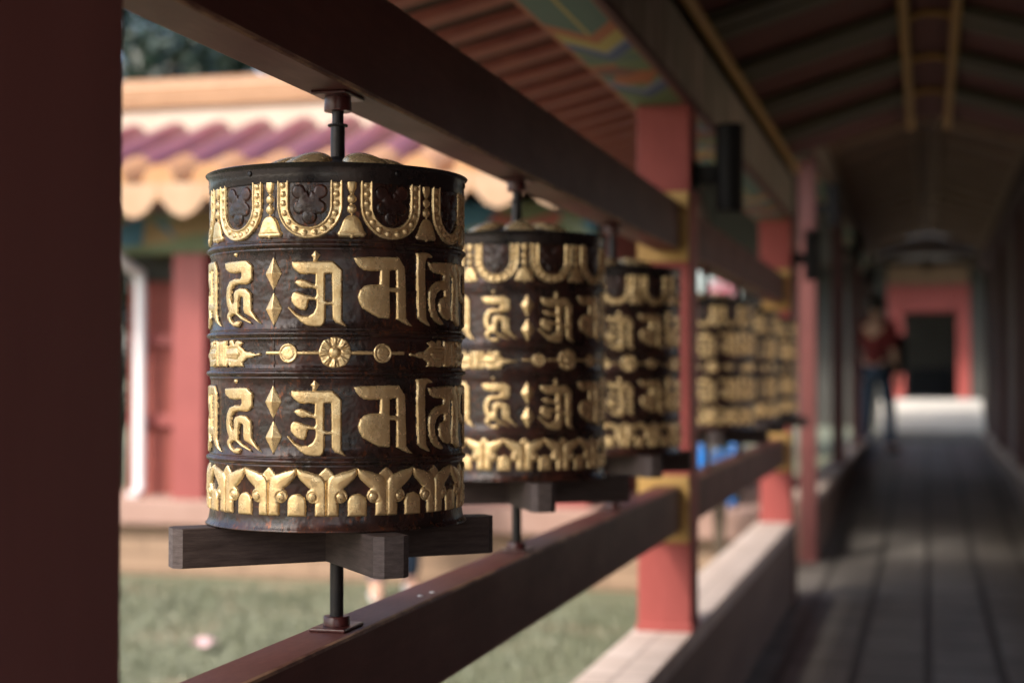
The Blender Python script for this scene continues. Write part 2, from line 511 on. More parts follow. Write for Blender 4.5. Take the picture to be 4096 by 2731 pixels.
# ------------------------------------------------------------------ prayer wheel reliefs
SH = {
    'OM': (-8.63, [[[-27.4,119.9],[-13.7,119.7],[-4.4,119.7],[6.6,119.8],[17.4,119.9],[27.1,110.7],[27.1,88.3],[27.2,57.4],[32.4,50.2],[27.8,51.6],[20.1,54.2],[16.4,59.0],[15.8,73.1],[9.5,73.3],[9.3,59.6],[8.4,53.9],[5.0,50.4],[-1.9,50.2],[-10.6,51.6],[-17.7,55.6],[-25.5,63.2],[-29.8,68.4],[-32.4,71.3],[-30.4,72.1],[-27.3,68.9],[-21.9,64.6],[-14.7,61.9],[-8.3,62.2],[-3.7,65.3],[-1.1,70.5],[-0.7,76.8],[-1.7,78.6],[-8.3,78.5],[-9.0,76.8],[-9.8,71.7],[-11.8,67.4],[-17.7,68.3],[-23.7,71.7],[-27.7,76.9],[-28.1,81.5],[-26.5,86.1],[-23.1,87.9],[-17.8,86.6],[-11.9,84.3],[-2.0,81.8],[-0.7,83.7],[-0.8,89.7],[-4.3,91.1],[-9.5,91.4],[-14.8,91.1],[-19.6,92.9],[-24.7,97.3],[-21.4,100.1],[-16.6,100.7],[-11.9,99.8],[-6.6,96.9],[-2.0,94.8],[-1.6,105.4],[-6.7,106.1],[-10.7,105.5],[-19.0,106.7],[-24.7,110.8],[-27.2,114.8]],[[8.9,106.0],[15.4,106.3],[16.1,77.6],[12.4,76.8],[8.7,78.8]]]),
    'OMDOT': (-9.15, [[[-0.5,131.2],[5.0,126.1],[2.1,121.2],[1.5,119.1],[-3.1,119.1],[-3.1,123.2],[-5.0,125.8]]]),
    'MA': (20.68, [[[-34.5,123.2],[-30.0,124.4],[-10.5,125.1],[3.0,125.4],[15.9,125.5],[23.7,114.4],[24.7,89.4],[25.2,60.3],[34.5,51.1],[25.6,53.3],[12.8,59.2],[12.4,87.6],[5.3,88.0],[5.4,59.6],[2.5,59.3],[-7.4,60.0],[-17.0,65.0],[-25.2,69.8],[-29.3,76.7],[-30.5,82.4],[-28.2,89.3],[-22.9,94.0],[-17.1,95.6],[-6.5,95.8],[-6.2,110.2],[-15.3,109.7],[-23.0,110.1],[-28.8,113.7],[-32.9,118.6]],[[5.3,110.6],[12.3,111.7],[12.7,93.1],[5.0,93.2]]]),
    'NIA': (40.81, [[[-12.3,131.3],[-2.9,132.6],[5.3,132.5],[11.4,129.6],[12.3,127.0],[9.7,126.6],[5.3,126.9],[2.0,124.7],[0.7,118.4],[0.8,96.6],[1.6,76.0],[2.1,61.3],[9.3,52.4],[4.6,53.1],[-6.7,57.9],[-10.6,61.6],[-11.8,96.1],[-12.2,109.0],[-11.3,119.6],[-11.4,127.8]]]),
    'NIB': (56.39, [[[-33.7,121.9],[-12.1,123.4],[12.1,124.4],[18.2,123.0],[26.0,113.1],[29.3,96.9],[30.6,69.5],[33.7,53.5],[27.1,54.2],[13.7,59.8],[11.5,68.8],[13.6,87.0],[12.9,107.5],[7.3,109.3],[6.6,95.7],[8.0,68.7],[7.3,62.1],[2.8,59.5],[-7.7,62.2],[-14.1,68.5],[-15.6,76.8],[-13.1,82.9],[-3.9,86.2],[-5.0,92.8],[-12.1,92.7],[-19.1,88.6],[-22.9,81.9],[-22.9,73.6],[-18.1,64.8],[-8.8,58.0],[-6.6,54.4],[-12.0,54.3],[-22.9,58.2],[-27.5,61.6],[-32.3,70.3],[-33.6,82.1],[-32.4,91.0],[-28.4,97.0],[-20.1,101.6],[-7.8,103.4],[-6.2,108.9],[-11.1,110.4],[-18.2,110.0],[-24.8,111.4],[-30.2,114.7],[-32.8,118.7]]]),
    'HUM': (-45.67, [[[-29.8,121.6],[-17.4,122.3],[4.9,122.8],[9.1,122.3],[17.4,116.7],[17.1,102.2],[13.2,97.7],[6.7,96.7],[-5.5,97.2],[-12.2,95.4],[-16.2,90.6],[-17.2,81.8],[-14.1,77.0],[-11.6,78.1],[-12.1,87.5],[-9.2,91.2],[-1.9,93.2],[8.4,92.3],[15.6,86.6],[16.8,68.5],[29.8,53.3],[25.5,55.1],[15.7,61.0],[5.2,65.6],[3.9,69.4],[3.4,82.3],[-1.8,84.2],[-3.6,78.4],[-4.0,66.1],[5.2,61.2],[13.4,57.0],[17.7,53.2],[9.4,55.9],[0.1,59.0],[-7.2,63.9],[-12.0,64.9],[-17.0,62.4],[-16.0,58.8],[-11.9,56.4],[-6.2,58.3],[1.0,56.7],[-3.0,50.9],[-11.9,51.4],[-20.2,56.0],[-24.6,62.0],[-23.5,66.1],[-20.5,68.9],[-24.2,74.4],[-26.5,83.9],[-24.9,94.4],[-19.4,101.3],[-10.3,103.8],[-1.9,103.2],[0.7,105.1],[0.7,109.2],[-2.8,109.7],[-9.3,109.1],[-19.5,109.8],[-27.4,113.5]]]),
    'HUMDOT': (-49.7, [[[-3.3,131.3],[-0.3,132.0],[3.0,130.9],[3.3,128.3],[0.7,126.7],[-3.3,127.8]]]),
    'DIA': (-28.32, [[[-2.7,125.5],[10.1,106.2],[-1.5,88.6],[-10.1,113.4]]]),
    'DIB': (-27.99, [[[-2.3,88.2],[9.9,65.8],[-2.6,51.0],[-9.9,73.7]]]),
    'FLEUR': (-40.37, [[[-27.3,31.0],[-23.0,31.4],[-20.1,32.9],[-20.8,35.7],[-19.4,38.0],[-15.8,38.1],[-14.0,36.1],[-13.0,33.8],[-11.6,32.8],[-10.9,35.1],[-8.9,36.7],[-5.7,37.1],[3.1,34.0],[0.0,32.5],[-2.5,30.2],[1.3,28.6],[5.5,25.4],[8.5,24.4],[12.5,24.6],[16.5,23.2],[20.3,22.1],[23.0,23.0],[26.2,23.4],[27.3,21.6],[26.2,19.8],[22.5,19.8],[18.1,19.2],[15.4,17.6],[10.8,17.4],[7.9,17.4],[5.0,14.9],[1.4,12.7],[2.0,10.4],[3.2,8.3],[-11.5,8.4],[-13.5,7.9],[-19.9,7.5],[-21.4,9.5],[-22.9,10.9],[-27.1,10.9]]]),
}
RB = 142.5      # drum radius, mm
RU = 143.5      # radius the outlines were measured on


def sdf_poly(U, Z, polys):
    """signed distance (mm, positive inside) to a polygon with holes"""
    d2 = np.full(U.shape, 1e9)
    inside = np.zeros(U.shape, bool)
    for poly in polys:
        p = np.array(poly, float)
        q = np.roll(p, -1, 0)
        for (x0, y0), (x1, y1) in zip(p, q):
            dx, dy = x1 - x0, y1 - y0
            L = dx * dx + dy * dy
            if L < 1e-9: continue
            t = np.clip(((U - x0) * dx + (Z - y0) * dy) / L, 0, 1)
            d2 = np.minimum(d2, (U - x0 - t * dx) ** 2 + (Z - y0 - t * dy) ** 2)
            if y0 != y1:
                c = ((y0 > Z) != (y1 > Z)) & (U < (x1 - x0) * (Z - y0) / (y1 - y0) + x0)
                inside ^= c
    d = np.sqrt(d2)
    return np.where(inside, d, -d)


def prof(s, hgt, wid):
    t = np.clip(s / wid, 0, 1)
    return np.where(s > 0, hgt * np.sqrt(np.clip(1 - (1 - t) ** 2, 0, 1)), s * 1.2)


_nz = np.random.RandomState(3)
_ph = _nz.rand(12, 4)


def wob(U, Z, amp=0.12):
    o = np.zeros(U.shape)
    for a, b, c, d in _ph:
        o += np.sin((a - .5) * 0.9 * U + (b - .5) * 0.9 * Z + c * 6.28) * (0.4 + d)
    return o * amp / 3


def relief(name, fn, u0, u1, z0, z1, res=0.75, mat='gold'):
    """raised ornament wrapped on the drum; fn(U, Z) -> (height mm, signed distance mm)"""
    nu, nz = int((u1 - u0) / res) + 2, int((z1 - z0) / res) + 2
    U, Z = np.meshgrid(np.linspace(u0, u1, nu), np.linspace(z0, z1, nz))
    Hh, s = fn(U, Z)
    Hh = Hh + np.where(s > 0, wob(U, Z), 0)
    Hh = np.maximum(Hh, -1.3)
    rr = (RB + Hh) / 1000
    a = U / RU
    P = np.stack([rr * np.sin(a), -rr * np.cos(a), Z / 1000 + BASE], -1).reshape(-1, 3)
    keep = (s > -1.25)
    f = []
    idx = np.arange(nu * nz).reshape(nz, nu)
    k = keep[:-1, :-1] | keep[1:, :-1] | keep[:-1, 1:] | keep[1:, 1:]
    ii, jj = np.nonzero(k)
    F = np.stack([idx[ii, jj], idx[ii, jj + 1], idx[ii + 1, jj + 1], idx[ii + 1, jj]], -1)
    used = np.unique(F)
    re = np.full(nu * nz, -1)
    re[used] = np.arange(len(used))
    me = bpy.data.meshes.new(name)
    me.from_pydata(P[used].tolist(), [], re[F].tolist())
    at = me.attributes.new("sdf", 'FLOAT', 'POINT')
    at.data.foreach_set('value', s.reshape(-1)[used].astype(np.float32))
    me.polygons.foreach_set('use_smooth', np.ones(len(me.polygons), bool))
    me.materials.append(M[mat])
    return me


BASE = 0.2896        # local height of the eye level above the rail top
ELL = lambda U, Z, cu, cz, ru, rz: (1 - np.sqrt(((U - cu) / ru) ** 2 + ((Z - cz) / rz) ** 2)) * min(ru, rz)
smax = np.maximum


def flat_relief(polys, hgt=3.0, wid=1.8, dome=0.5):
    def fn(U, Z):
        s = sdf_poly(U, Z, polys)
        return prof(s, hgt, wid) + dome * (1 - np.exp(-np.clip(s, 0, 99) / 5)), s
    a = np.concatenate([np.array(p) for p in polys])
    return fn, a[:, 0].min() - 2, a[:, 0].max() + 2, a[:, 1].min() - 2, a[:, 1].max() + 2


def ridge_relief(poly, slope=0.55):
    def fn(U, Z):
        s = sdf_poly(U, Z, [poly])
        return np.where(s > 0, 0.5 + s * slope, s * 1.2), s
    a = np.array(poly)
    return fn, a[:, 0].min() - 2, a[:, 0].max() + 2, a[:, 1].min() - 2, a[:, 1].max() + 2


def shift(polys, du, dz):
    return [[(x + du, y + dz) for x, y in p] for p in polys]


# --- letters (mm outlines around their own centre angle)
LET = {}
for k in ('OM', 'MA', 'HUM'):
    LET[k] = [flat_relief(SH[k][1])]
nia, nib = SH['NIA'], SH['NIB']
ni_c = 49.6
NI = [nia[1][0], nib[1][0]]
NIP = shift([NI[0]], math.radians(nia[0] - ni_c) * RU, 0) + shift([NI[1]], math.radians(nib[0] - ni_c) * RU, 0)
MA = SH['MA'][1]


def union_relief(polysets, hgt=3.0, wid=1.8, dome=0.5):
    def fn(U, Z):
        s = np.max([sdf_poly(U, Z, p) for p in polysets], 0)
        return prof(s, hgt, wid) + dome * (1 - np.exp(-np.clip(s, 0, 99) / 5)), s
    a = np.concatenate([np.array(q) for p in polysets for q in p])
    return fn, a[:, 0].min() - 2, a[:, 0].max() + 2, a[:, 1].min() - 2, a[:, 1].max() + 2


PA = [[(-30, 124), (14, 124), (21, 116), (21, 66), (31, 52), (16, 58), (9, 64), (9, 84), (-2, 80), (-16, 84), (-24, 92), (-26, 104), (-24, 113), (-29, 118)],
      [(9, 113), (9, 93), (-4, 90), (-13, 94), (-15, 103), (-11, 112)]]
DME = [[(-27, 125), (8, 125), (16, 116), (16, 66), (27, 52), (12, 58), (5, 66), (5, 70), (-4, 68), (-12, 72), (-10, 62), (-16, 52), (-24, 50), (-25, 60), (-20, 66), (-24, 76), (-22, 88), (-14, 94), (-20, 98), (-26, 104), (-27, 116)],
       [(-16, 114), (-8, 114), (-8, 106), (-15, 106)], [(-3, 115), (5, 115), (5, 78), (-2, 78)], [(-15, 88), (-8, 90), (-8, 78), (-14, 79)]]

letter_me = {
    'OM': relief("om_letter", *union_relief([SH['OM'][1]])),
    'MA': relief("ma_letter", *union_relief([MA])),
    'NI': relief("ni_letter", *union_relief([[NIP[0]], [NIP[1]]])),
    'PA': relief("pa_letter", *union_relief([PA])),
    'DME': relief("dme_letter", *union_relief([DME])),
    'HUM': relief("hum_letter", *union_relief([SH['HUM'][1]])),
}
mark_me = {
    'OMDOT': relief("om_dot", *ridge_relief(SH['OMDOT'][1][0], 0.6)),
    'HUMDOT': relief("hum_dot", *ridge_relief(SH['HUMDOT'][1][0], 0.9)),
    'DIA': relief("upper_diamond", *ridge_relief([(0, 125.5), (10.2, 107.4), (0.3, 88.6), (-10.2, 107.0)], 0.5)),
    'DIB': relief("lower_diamond", *ridge_relief([(0, 88.2), (10.2, 69.8), (0, 51.0), (-10.2, 69.4)], 0.5)),
}


def arch_fn(U, Z):
    # beaded horseshoe border: raised rims, sunk channel, beads
    def inside(ru, zb, zc):
        rz = zc - zb
        low = (1 - np.sqrt((U / ru) ** 2 + ((Z - zc) / rz) ** 2)) * min(ru, rz)
        up = ru - np.abs(U)
        return np.where(Z > zc, up, low)
    so = inside(36.0, 143.4, 180.0)
    si = inside(22.0, 156.6, 179.0)
    s = np.minimum(np.minimum(so, -si), 206.0 - Z)
    rim = np.exp(-((np.minimum(so, -si) - 1.7) / 1.25) ** 2)
    h = np.where(s > 0, np.minimum(s * 2.0, 1.5) + 1.7 * rim, s * 1.2)
    for u, z in [(-29.4, 200.6), (-28.8, 191.2), (-28.6, 181.6), (-27.0, 171.0), (-22.4, 161.8), (-14.8, 154.2), (-5.2, 150.0), (5.9, 150.0),
                 (15.6, 153.8), (23.4, 161.6), (27.6, 170.7), (29.0, 181.2), (29.0, 190.8), (29.4, 200.4)]:
        q = np.clip(1 - ((U - u) ** 2 + (Z - z) ** 2) / 3.1 ** 2, 0, 1)
        h = h + 2.0 * np.sqrt(q)
    return h, s


def quat_fn(U, Z):
    s = np.full(U.shape, -99.0)
    for u, z, r in [(-12.0, 193.6, 7.6), (12.0, 193.6, 7.6), (-10.6, 177.0, 7.4), (10.6, 177.0, 7.4), (0, 166.8, 8.2), (0, 182.0, 12.5)]:
        s = smax(s, r - np.sqrt((U - u) ** 2 + (Z - z) ** 2))
    notch = sdf_poly(U, Z, [[(-5.5, 207), (5.5, 207), (0, 189)]])
    s = np.minimum(s, -notch)
    return prof(s, 1.7, 2.4) + 0.5 * (1 - np.exp(-np.clip(s, 0, 99) / 4)), s


def bell_fn(U, Z):
    pts = [(0, 168.9), (3.6, 168.4), (6.4, 166.6), (9.4, 163.0), (11.6, 157.4), (13.4, 152.4), (15.6, 149.0), (13.6, 145.8), (2.4, 145.6), (1.6, 143.9), (0, 143.7)]
    poly = pts + [(-x, z) for x, z in reversed(pts[1:-1])]
    s = sdf_poly(U, Z, [poly])
    h = prof(s, 2.2, 2.0) + 1.6 * (1 - np.exp(-np.clip(s, 0, 99) / 4.5)) - 0.6 * np.exp(-((Z - 149.5) / 0.6) ** 2) * (s > 1.0)
    return h, s


def pend_fn(U, Z):
    s1 = sdf_poly(U, Z, [[(-5.4, 206), (5.4, 206), (4.9, 197.0), (2.2, 191.6), (-2.2, 191.6), (-4.9, 197.0)]])
    s2 = 5.2 - np.hypot(U, Z - 186.0)
    s3 = 5.3 - np.hypot(U, Z - 175.4)
    s4 = np.minimum(1.3 - np.abs(U), np.minimum(Z - 168.0, 192.0 - Z))
    h = np.where(s1 > 0, prof(s1, 2.6, 3.4), 0)
    for s in (s2, s3):
        h = smax(h, np.where(s > 0, 3.4 * np.sqrt(np.clip(1 - (1 - s / 5.3) ** 2, 0, 1)), 0))
    h = smax(h, np.where(s4 > 0, prof(s4, 1.4, 1.3), 0))
    s = smax(smax(s1, s2), smax(s3, s4))
    return np.where(s > 0, h, s * 1.2), s


def leaf_fn(U, Z):
    half = [(-30.3, -98.5), (-26.4, -100.0), (-21.0, -101.2), (-15.3, -103.0), (-10.8, -104.8), (-6.8, -105.6), (-3.1, -108.4), (-0.5, -114.4), (0.3, -122.0), (0.3, -149.6),
            (-12.7, -149.4), (-12.8, -136.6), (-11.6, -135.2), (-14.4, -136.0), (-17.7, -134.8), (-20.5, -131.4), (-21.4, -127.4), (-20.1, -123.3),
            (-17.3, -120.5), (-21.0, -117.3), (-25.1, -113.3), (-28.1, -109.7), (-30.2, -104.9)]
    a = -np.abs(U)
    half = [(x - 2.0 * max(0.0, (-x - 14) / 16.3), z) for x, z in half]
    sl = sdf_poly(a, Z, [half])
    bud = [(0, -97.6), (2.6, -99.4), (6.2, -102.6), (8.4, -105.0), (5.0, -109.6), (0.8, -117.0)]
    sb = sdf_poly(np.abs(U), Z, [bud + [(-x, z) for x, z in reversed(bud[1:])]])
    s = smax(sl, sb)
    h = np.where(sl > 0, prof(sl, 2.4, 2.2) + 2.0 * (1 - np.exp(-np.clip(sl, 0, 99) / 4.5)), 0)
    h = smax(h, np.where(sb > 0, prof(sb, 1.6, 2.6), 0))
    # groove between the two stems and the spiral of each volute
    h = h - 1.6 * np.exp(-(a / 0.8) ** 2) * (Z < -112)
    dk = np.hypot(a + 14.8, Z + 129.0)
    th = np.arctan2(Z + 129.0, a + 14.8)
    g = np.exp(-((dk - 4.9) / 0.75) ** 2) * np.clip(1.2 - 0.6 * np.cos(th + 2.2), 0.15, 1)
    h = h - 1.7 * g * (sl > 0.3) + 0.35 * np.clip(1 - (dk / 4.2) ** 2, 0, 1)
    return np.where(s > 0, h, s * 1.2), s


def tomb_fn(U, Z):
    s = np.minimum(np.where(Z > -136, 10.6 - np.hypot(U, (Z + 136) * 1.0), 10.6 - np.abs(U)), Z + 149.6)
    return prof(s, 2.4, 2.4) + 0.9 * (1 - np.exp(-np.clip(s, 0, 99) / 5)), s


def disc_fn(U, Z):
    d = np.hypot(U, Z - 22.6)
    s = 10.6 - d
    h = prof(s, 2.0, 1.5) - 1.0 * np.exp(-((d - 7.4) / 0.9) ** 2) - 0.3 * (d < 7)
    return np.where(s > 0, h, s * 1.2), s


def rose_fn(U, Z):
    z = Z - 23.4
    d = np.hypot(U, z)
    th = np.arctan2(z, U)
    s = np.minimum(17.2 - d, 16.4 - np.abs(z)) + 0.35 * np.cos(8 * th)
    h = prof(s, 1.6, 1.6) + 0.9 * np.cos(8 * th + 0.5 * np.sin(3 * th)) * np.clip((d - 4) / 6, 0, 1) * np.exp(-((d - 11) / 6) ** 2)
    h = h + 0.4 * np.cos(24 * th + 1.0) * np.exp(-((d - 12.5) / 3) ** 2)
    h = h + 2.2 * np.sqrt(np.clip(1 - (d / 5.6) ** 2, 0, 1)) - 0.8 * np.exp(-((d - 6.4) / 0.8) ** 2)
    return np.where(s > 0, h, s * 1.2), s


def rod_fn(U, Z):
    s = np.minimum(2.0 - np.abs(Z - 22.9), 31.2 - np.abs(U))
    return np.where(s > 0, 1.5 * np.sqrt(np.clip(1 - ((Z - 22.9) / 2.0) ** 2, 0, 1)), s * 1.2), s


def vajra_fn(U, Z):
    z = Z - 22.6
    fl = [(x + 15.9 + 23.6, y - 22.6) for x, y in SH['FLEUR'][1][0]]
    a = np.abs(U)
    s1 = sdf_poly(a, z, [fl])
    h1 = np.where(s1 > 0, prof(s1, 2.2, 1.6) + 0.5 * (1 - np.exp(-np.clip(s1, 0, 99) / 3)), 0)
    gr = [(12.0, 5.8), (31.0, 6.0), (38.5, -0.3), (32.0, -6.4), (12.0, -5.0)]
    sg = np.abs(sdf_poly(a, z, [gr]))
    h1 = h1 - 1.3 * np.exp(-(sg / 0.8) ** 2) * (s1 > 0.2)
    h1 = h1 + 0.9 * np.exp(-(z / 2.2) ** 2) * (a > 14) * (a < 36)
    h1 = h1 + 0.9 * (np.clip(1 - ((a - 19.5) ** 2 + (z - 12.0) ** 2) / 9, 0, 1) + np.clip(1 - ((a - 19.5) ** 2 + (z + 12.4) ** 2) / 9, 0, 1))
    s2 = np.minimum(13.0 - a, 14.2 + 0.35 * np.cos(U * 1.1) - np.abs(z))
    h2 = np.where(s2 > 0, prof(s2, 2.0, 1.4) + 1.9 * np.exp(-(U / 4.4) ** 2) * np.clip((14 - np.abs(z)) / 3, 0, 1)
                  + 1.0 * np.exp(-((a - 10.8) / 1.6) ** 2) - 0.9 * np.exp(-((a - 7.6) / 0.9) ** 2), 0)
    s = smax(s1, s2)
    return np.where(s > 0, smax(h1, h2), s * 1.2), s


orn = {
    'arch': relief("beaded_arch", arch_fn, -38, 38, 141, 206),
    'quat': relief("dark_rosette", quat_fn, -22, 22, 156, 206, 0.9, 'lacquer'),
    'bell': relief("bell_ornament", bell_fn, -18, 18, 141, 171),
    'pend': relief("pendant", pend_fn, -8, 8, 167, 207),
    'leaf': relief("lotus_leaf", leaf_fn, -33.5, 33.5, -152, -95),
    'tomb': relief("lotus_arch", tomb_fn, -13, 13, -152, -122),
    'disc': relief("disc_ornament", disc_fn, -13, 13, 9, 36),
    'rose': relief("flower_ornament", rose_fn, -20, 20, 4, 43, 0.6),
    'rod': relief("linking_rod", rod_fn, -33, 33, 19, 27),
    'vajra': relief("sceptre_ornament", vajra_fn, -68, 68, 4, 42),
}


def body_mesh():
    pr = [(0.0, -160), (135, -160), (146.6, -165.6), (147.6, -166.4), (147.8, -165.2), (146.2, -163.6), (144.2, -160.5), (143.2, -156), (142.6, -151)]
    for zc in (-92.0, 1.4, 43.2, 137.6):
        for dz, dr in ((-7.0, 0), (-6.0, 0.9), (-5.0, 1.3), (-4.0, 0.7), (-3.4, 0.7), (-2.6, 2.9), (-1.4, 4.2), (0, 4.7), (1.4, 4.2), (2.6, 2.9), (3.4, 0.6), (4.2, 0.6), (5.0, 1.1), (5.8, 0.8), (6.6, 0.0)):
            pr.append((142.5 + dr, zc + dz))
        z1 = {-92.0: 1.4, 1.4: 43.2, 43.2: 137.6, 137.6: 206}[zc]
        for k in range(1, 8):
            pr.append((142.5, zc + 6.6 + (z1 - 7 - zc - 6.6) * k / 8))
    pr += [(142.5, 206), (142.5, 220), (20, 221)]
    n = 240
    V, F = [], []
    for r, z in pr:
        for i in range(n):
            a = 2 * math.pi * i / n
            d = 0.22 * math.sin(5 * a + z * 0.05) * math.sin(z * 0.07 + 2 * a) + 0.15 * math.sin(17 * a + z * 0.11) if r > 140 else 0
            V.append(((r + d) / 1000 * math.sin(a), -(r + d) / 1000 * math.cos(a), z / 1000 + BASE))
    for j in range(len(pr) - 1):
        for i in range(n):
            F.append((j * n + i, j * n + (i + 1) % n, (j + 1) * n + (i + 1) % n, (j + 1) * n + i))
    me = bpy.data.meshes.new("drum_body")
    me.from_pydata(V, [], F)
    bm = bmesh.new()
    bm.from_mesh(me)
    bmesh.ops.remove_doubles(bm, verts=bm.verts, dist=1e-6)
    bmesh.ops.recalc_face_normals(bm, faces=bm.faces)
    bm.to_mesh(me)
    bm.free()
    me.polygons.foreach_set('use_smooth', np.ones(len(me.polygons), bool))
    me.materials.append(M['lacquer'])
    return me


def petal_mesh():
    V, F = [], []
    nr, na = 18, 16
    for i in range(nr + 1):
        t = i / nr
        r = 0.016 + 0.078 * t
        wd = R(25.0) * math.sin(math.pi * (0.12 + 0.80 * t)) ** 0.6
        for j in range(na + 1):
            s = j / na * 2 - 1
            a = s * wd
            base = 0.2435 - 0.020 * ((r - 0.016) / 0.125)
            bul = 0.0120 * math.sin(math.pi * min(1, t * 1.02)) ** 0.8 * (1 - s * s) ** 0.6
            V.append((r * math.sin(a), -r * math.cos(a), BASE + base - 0.001 + bul))
    for i in range(nr):
        for j in range(na):
            k = i * (na + 1) + j
            F.append((k, k + na + 1, k + na + 2, k + 1))
    me = bpy.data.meshes.new("cap_petal")
    me.from_pydata(V, [], F)
    at = me.attributes.new("sdf", 'FLOAT', 'POINT')
    at.data.foreach_set('value', np.full(len(V), 9.0, np.float32))
    me.polygons.foreach_set('use_smooth', np.ones(len(me.polygons), bool))
    me.materials.append(M['gold'])
    return me


def handle_mesh():
    bm = box(bmesh.new(), -0.190, 0.190, -0.0195, 0.0195, -0.2105 + BASE, -0.1672 + BASE)
    es = [e for e in bm.edges if abs(e.verts[0].co.x) > .18 and abs(e.verts[1].co.x) > .18]
    es = [e for e in es if abs(e.verts[0].co.z - e.verts[1].co.z) > .01]
    bmesh.ops.bevel(bm, geom=es, offset=0.009, segments=1, affect='EDGES')
    es = [e for e in bm.edges if abs(e.verts[0].co.x - e.verts[1].co.x) > .2]
    bmesh.ops.bevel(bm, geom=es, offset=0.0012, segments=1, affect='EDGES')
    me = bpy.data.meshes.new("handle_bar")
    bm.to_mesh(me)
    bm.free()
    me.materials.append(M['handle'])
    me.materials.append(M['handle_end'])
    for p in me.polygons:
        if abs(p.normal.x) > 0.35: p.material_index = 1
    return me


def lath(name, prof_, mat, n=40):
    bm = lathe(bmesh.new(), prof_, n)
    bmesh.ops.recalc_face_normals(bm, faces=bm.faces)
    me = bpy.data.meshes.new(name)
    bm.to_mesh(me)
    bm.free()
    me.polygons.foreach_set('use_smooth', np.ones(len(me.polygons), bool))
    me.set_sharp_from_angle(angle=R(40))
    me.materials.append(M[mat])
    return me


mm = lambda L: [(r / 1000, z / 1000 + BASE) for r, z in L]
band_me = lath("top_band", mm([(143.2, 203.6), (144.6, 203.4), (145.0, 204.2), (145.2, 212), (145.6, 218.5), (147.0, 221.2), (148.8, 222.6), (149.2, 223.6), (148.4, 224.2), (144.0, 222.4), (140.0, 221.6)]), 'band', 200)
cap_me = lath("cap", mm([(141, 221.3), (120, 225), (60, 237), (20, 243.6), (14, 246), (11, 249), (0.01, 249.2)]), 'iron', 64)
rodt_me = lath("upper_rod", mm([(8.3, 240), (8.2, 285), (6.6, 286.5), (6.7, 299), (7.3, 304), (7.3, 316)]), 'iron', 24)
rodb_me = lath("lower_rod", mm([(7.8, -285), (7.8, -214), (7.8, -160)]), 'iron', 24)
bm = bmesh.new()
for i in range(26):
    a = 2 * math.pi * i / 26
    bmesh.ops.create_icosphere(bm, subdivisions=1, radius=0.0016, matrix=Matrix.Translation((0.0103 * math.cos(a), 0.0103 * math.sin(a), 0.2860 + BASE)))
lathe(bm, mm([(6.5, 284.4), (10.0, 284.6), (11.0, 286), (10.0, 287.4), (6.5, 287.8)]), 26)
col_me = bpy.data.meshes.new("collar")
bm.to_mesh(col_me); bm.free()
col_me.materials.append(M['iron'])
bear_me = lath("bearing", mm([(15.6, 302), (15.9, 303), (15.2, 316.0), (15.2, 317.9)]), 'mount', 28)
nut_me = lath("foot_nut", mm([(15.2, -285.4), (15.2, -276), (14.2, -274.8), (8.2, -274.6)]), 'mount', 28)
screw_me = lath("screw", [(0.0001, 0.0019), (0.0022, 0.0017), (0.0031, 0.0006), (0.0032, -0.002)], 'iron', 14)


def plate_mesh(name, z0, z1):
    bm = box(bmesh.new(), -0.0215, 0.0215, -0.031, 0.031, z0 + BASE, z1 + BASE, 0.0012)
    me = bpy.data.meshes.new(name)
    bm.to_mesh(me); bm.free()
    me.materials.append(M['mount'])
    return me


platet_me = plate_mesh("top_plate", 0.3178, 0.3216)
plateb_me = plate_mesh("foot_plate", -0.2894, -0.2856)
body_me, petal_me, bar_me = body_mesh(), petal_mesh(), handle_mesh()

# seam where the sheet metal laps
bm = bmesh.new()
for z0, z1 in ((-150, -100), (-84, -6), (8.5, 36), (50.5, 130), (145, 204)):
    for k in range(8):
        a0, a1 = z0 + (z1 - z0) * k / 8, z0 + (z1 - z0) * (k + 1) / 8
        box(bm, -0.0009 + 0.0004 * math.sin(k * 2.1 + z0), 0.0007 + 0.0004 * math.sin(k * 1.7), -0.1432, -0.1415, a0 / 1000 + BASE, a1 / 1000 + BASE, 0)
seam_me = bpy.data.meshes.new("seam")
bm.to_mesh(seam_me); bm.free()
seam_me.materials.append(M['lacquer'])

WHEELS = 'prayer wheels in a row between the rails'


def part(name, me, root, phi=0.0, dz=0.0):
    o = bpy.data.objects.new(name, me)
    COL.objects.link(o)
    o.parent = root
    o.rotation_euler = (0, 0, R(phi))
    o.location = (0, 0, dz)
    return o


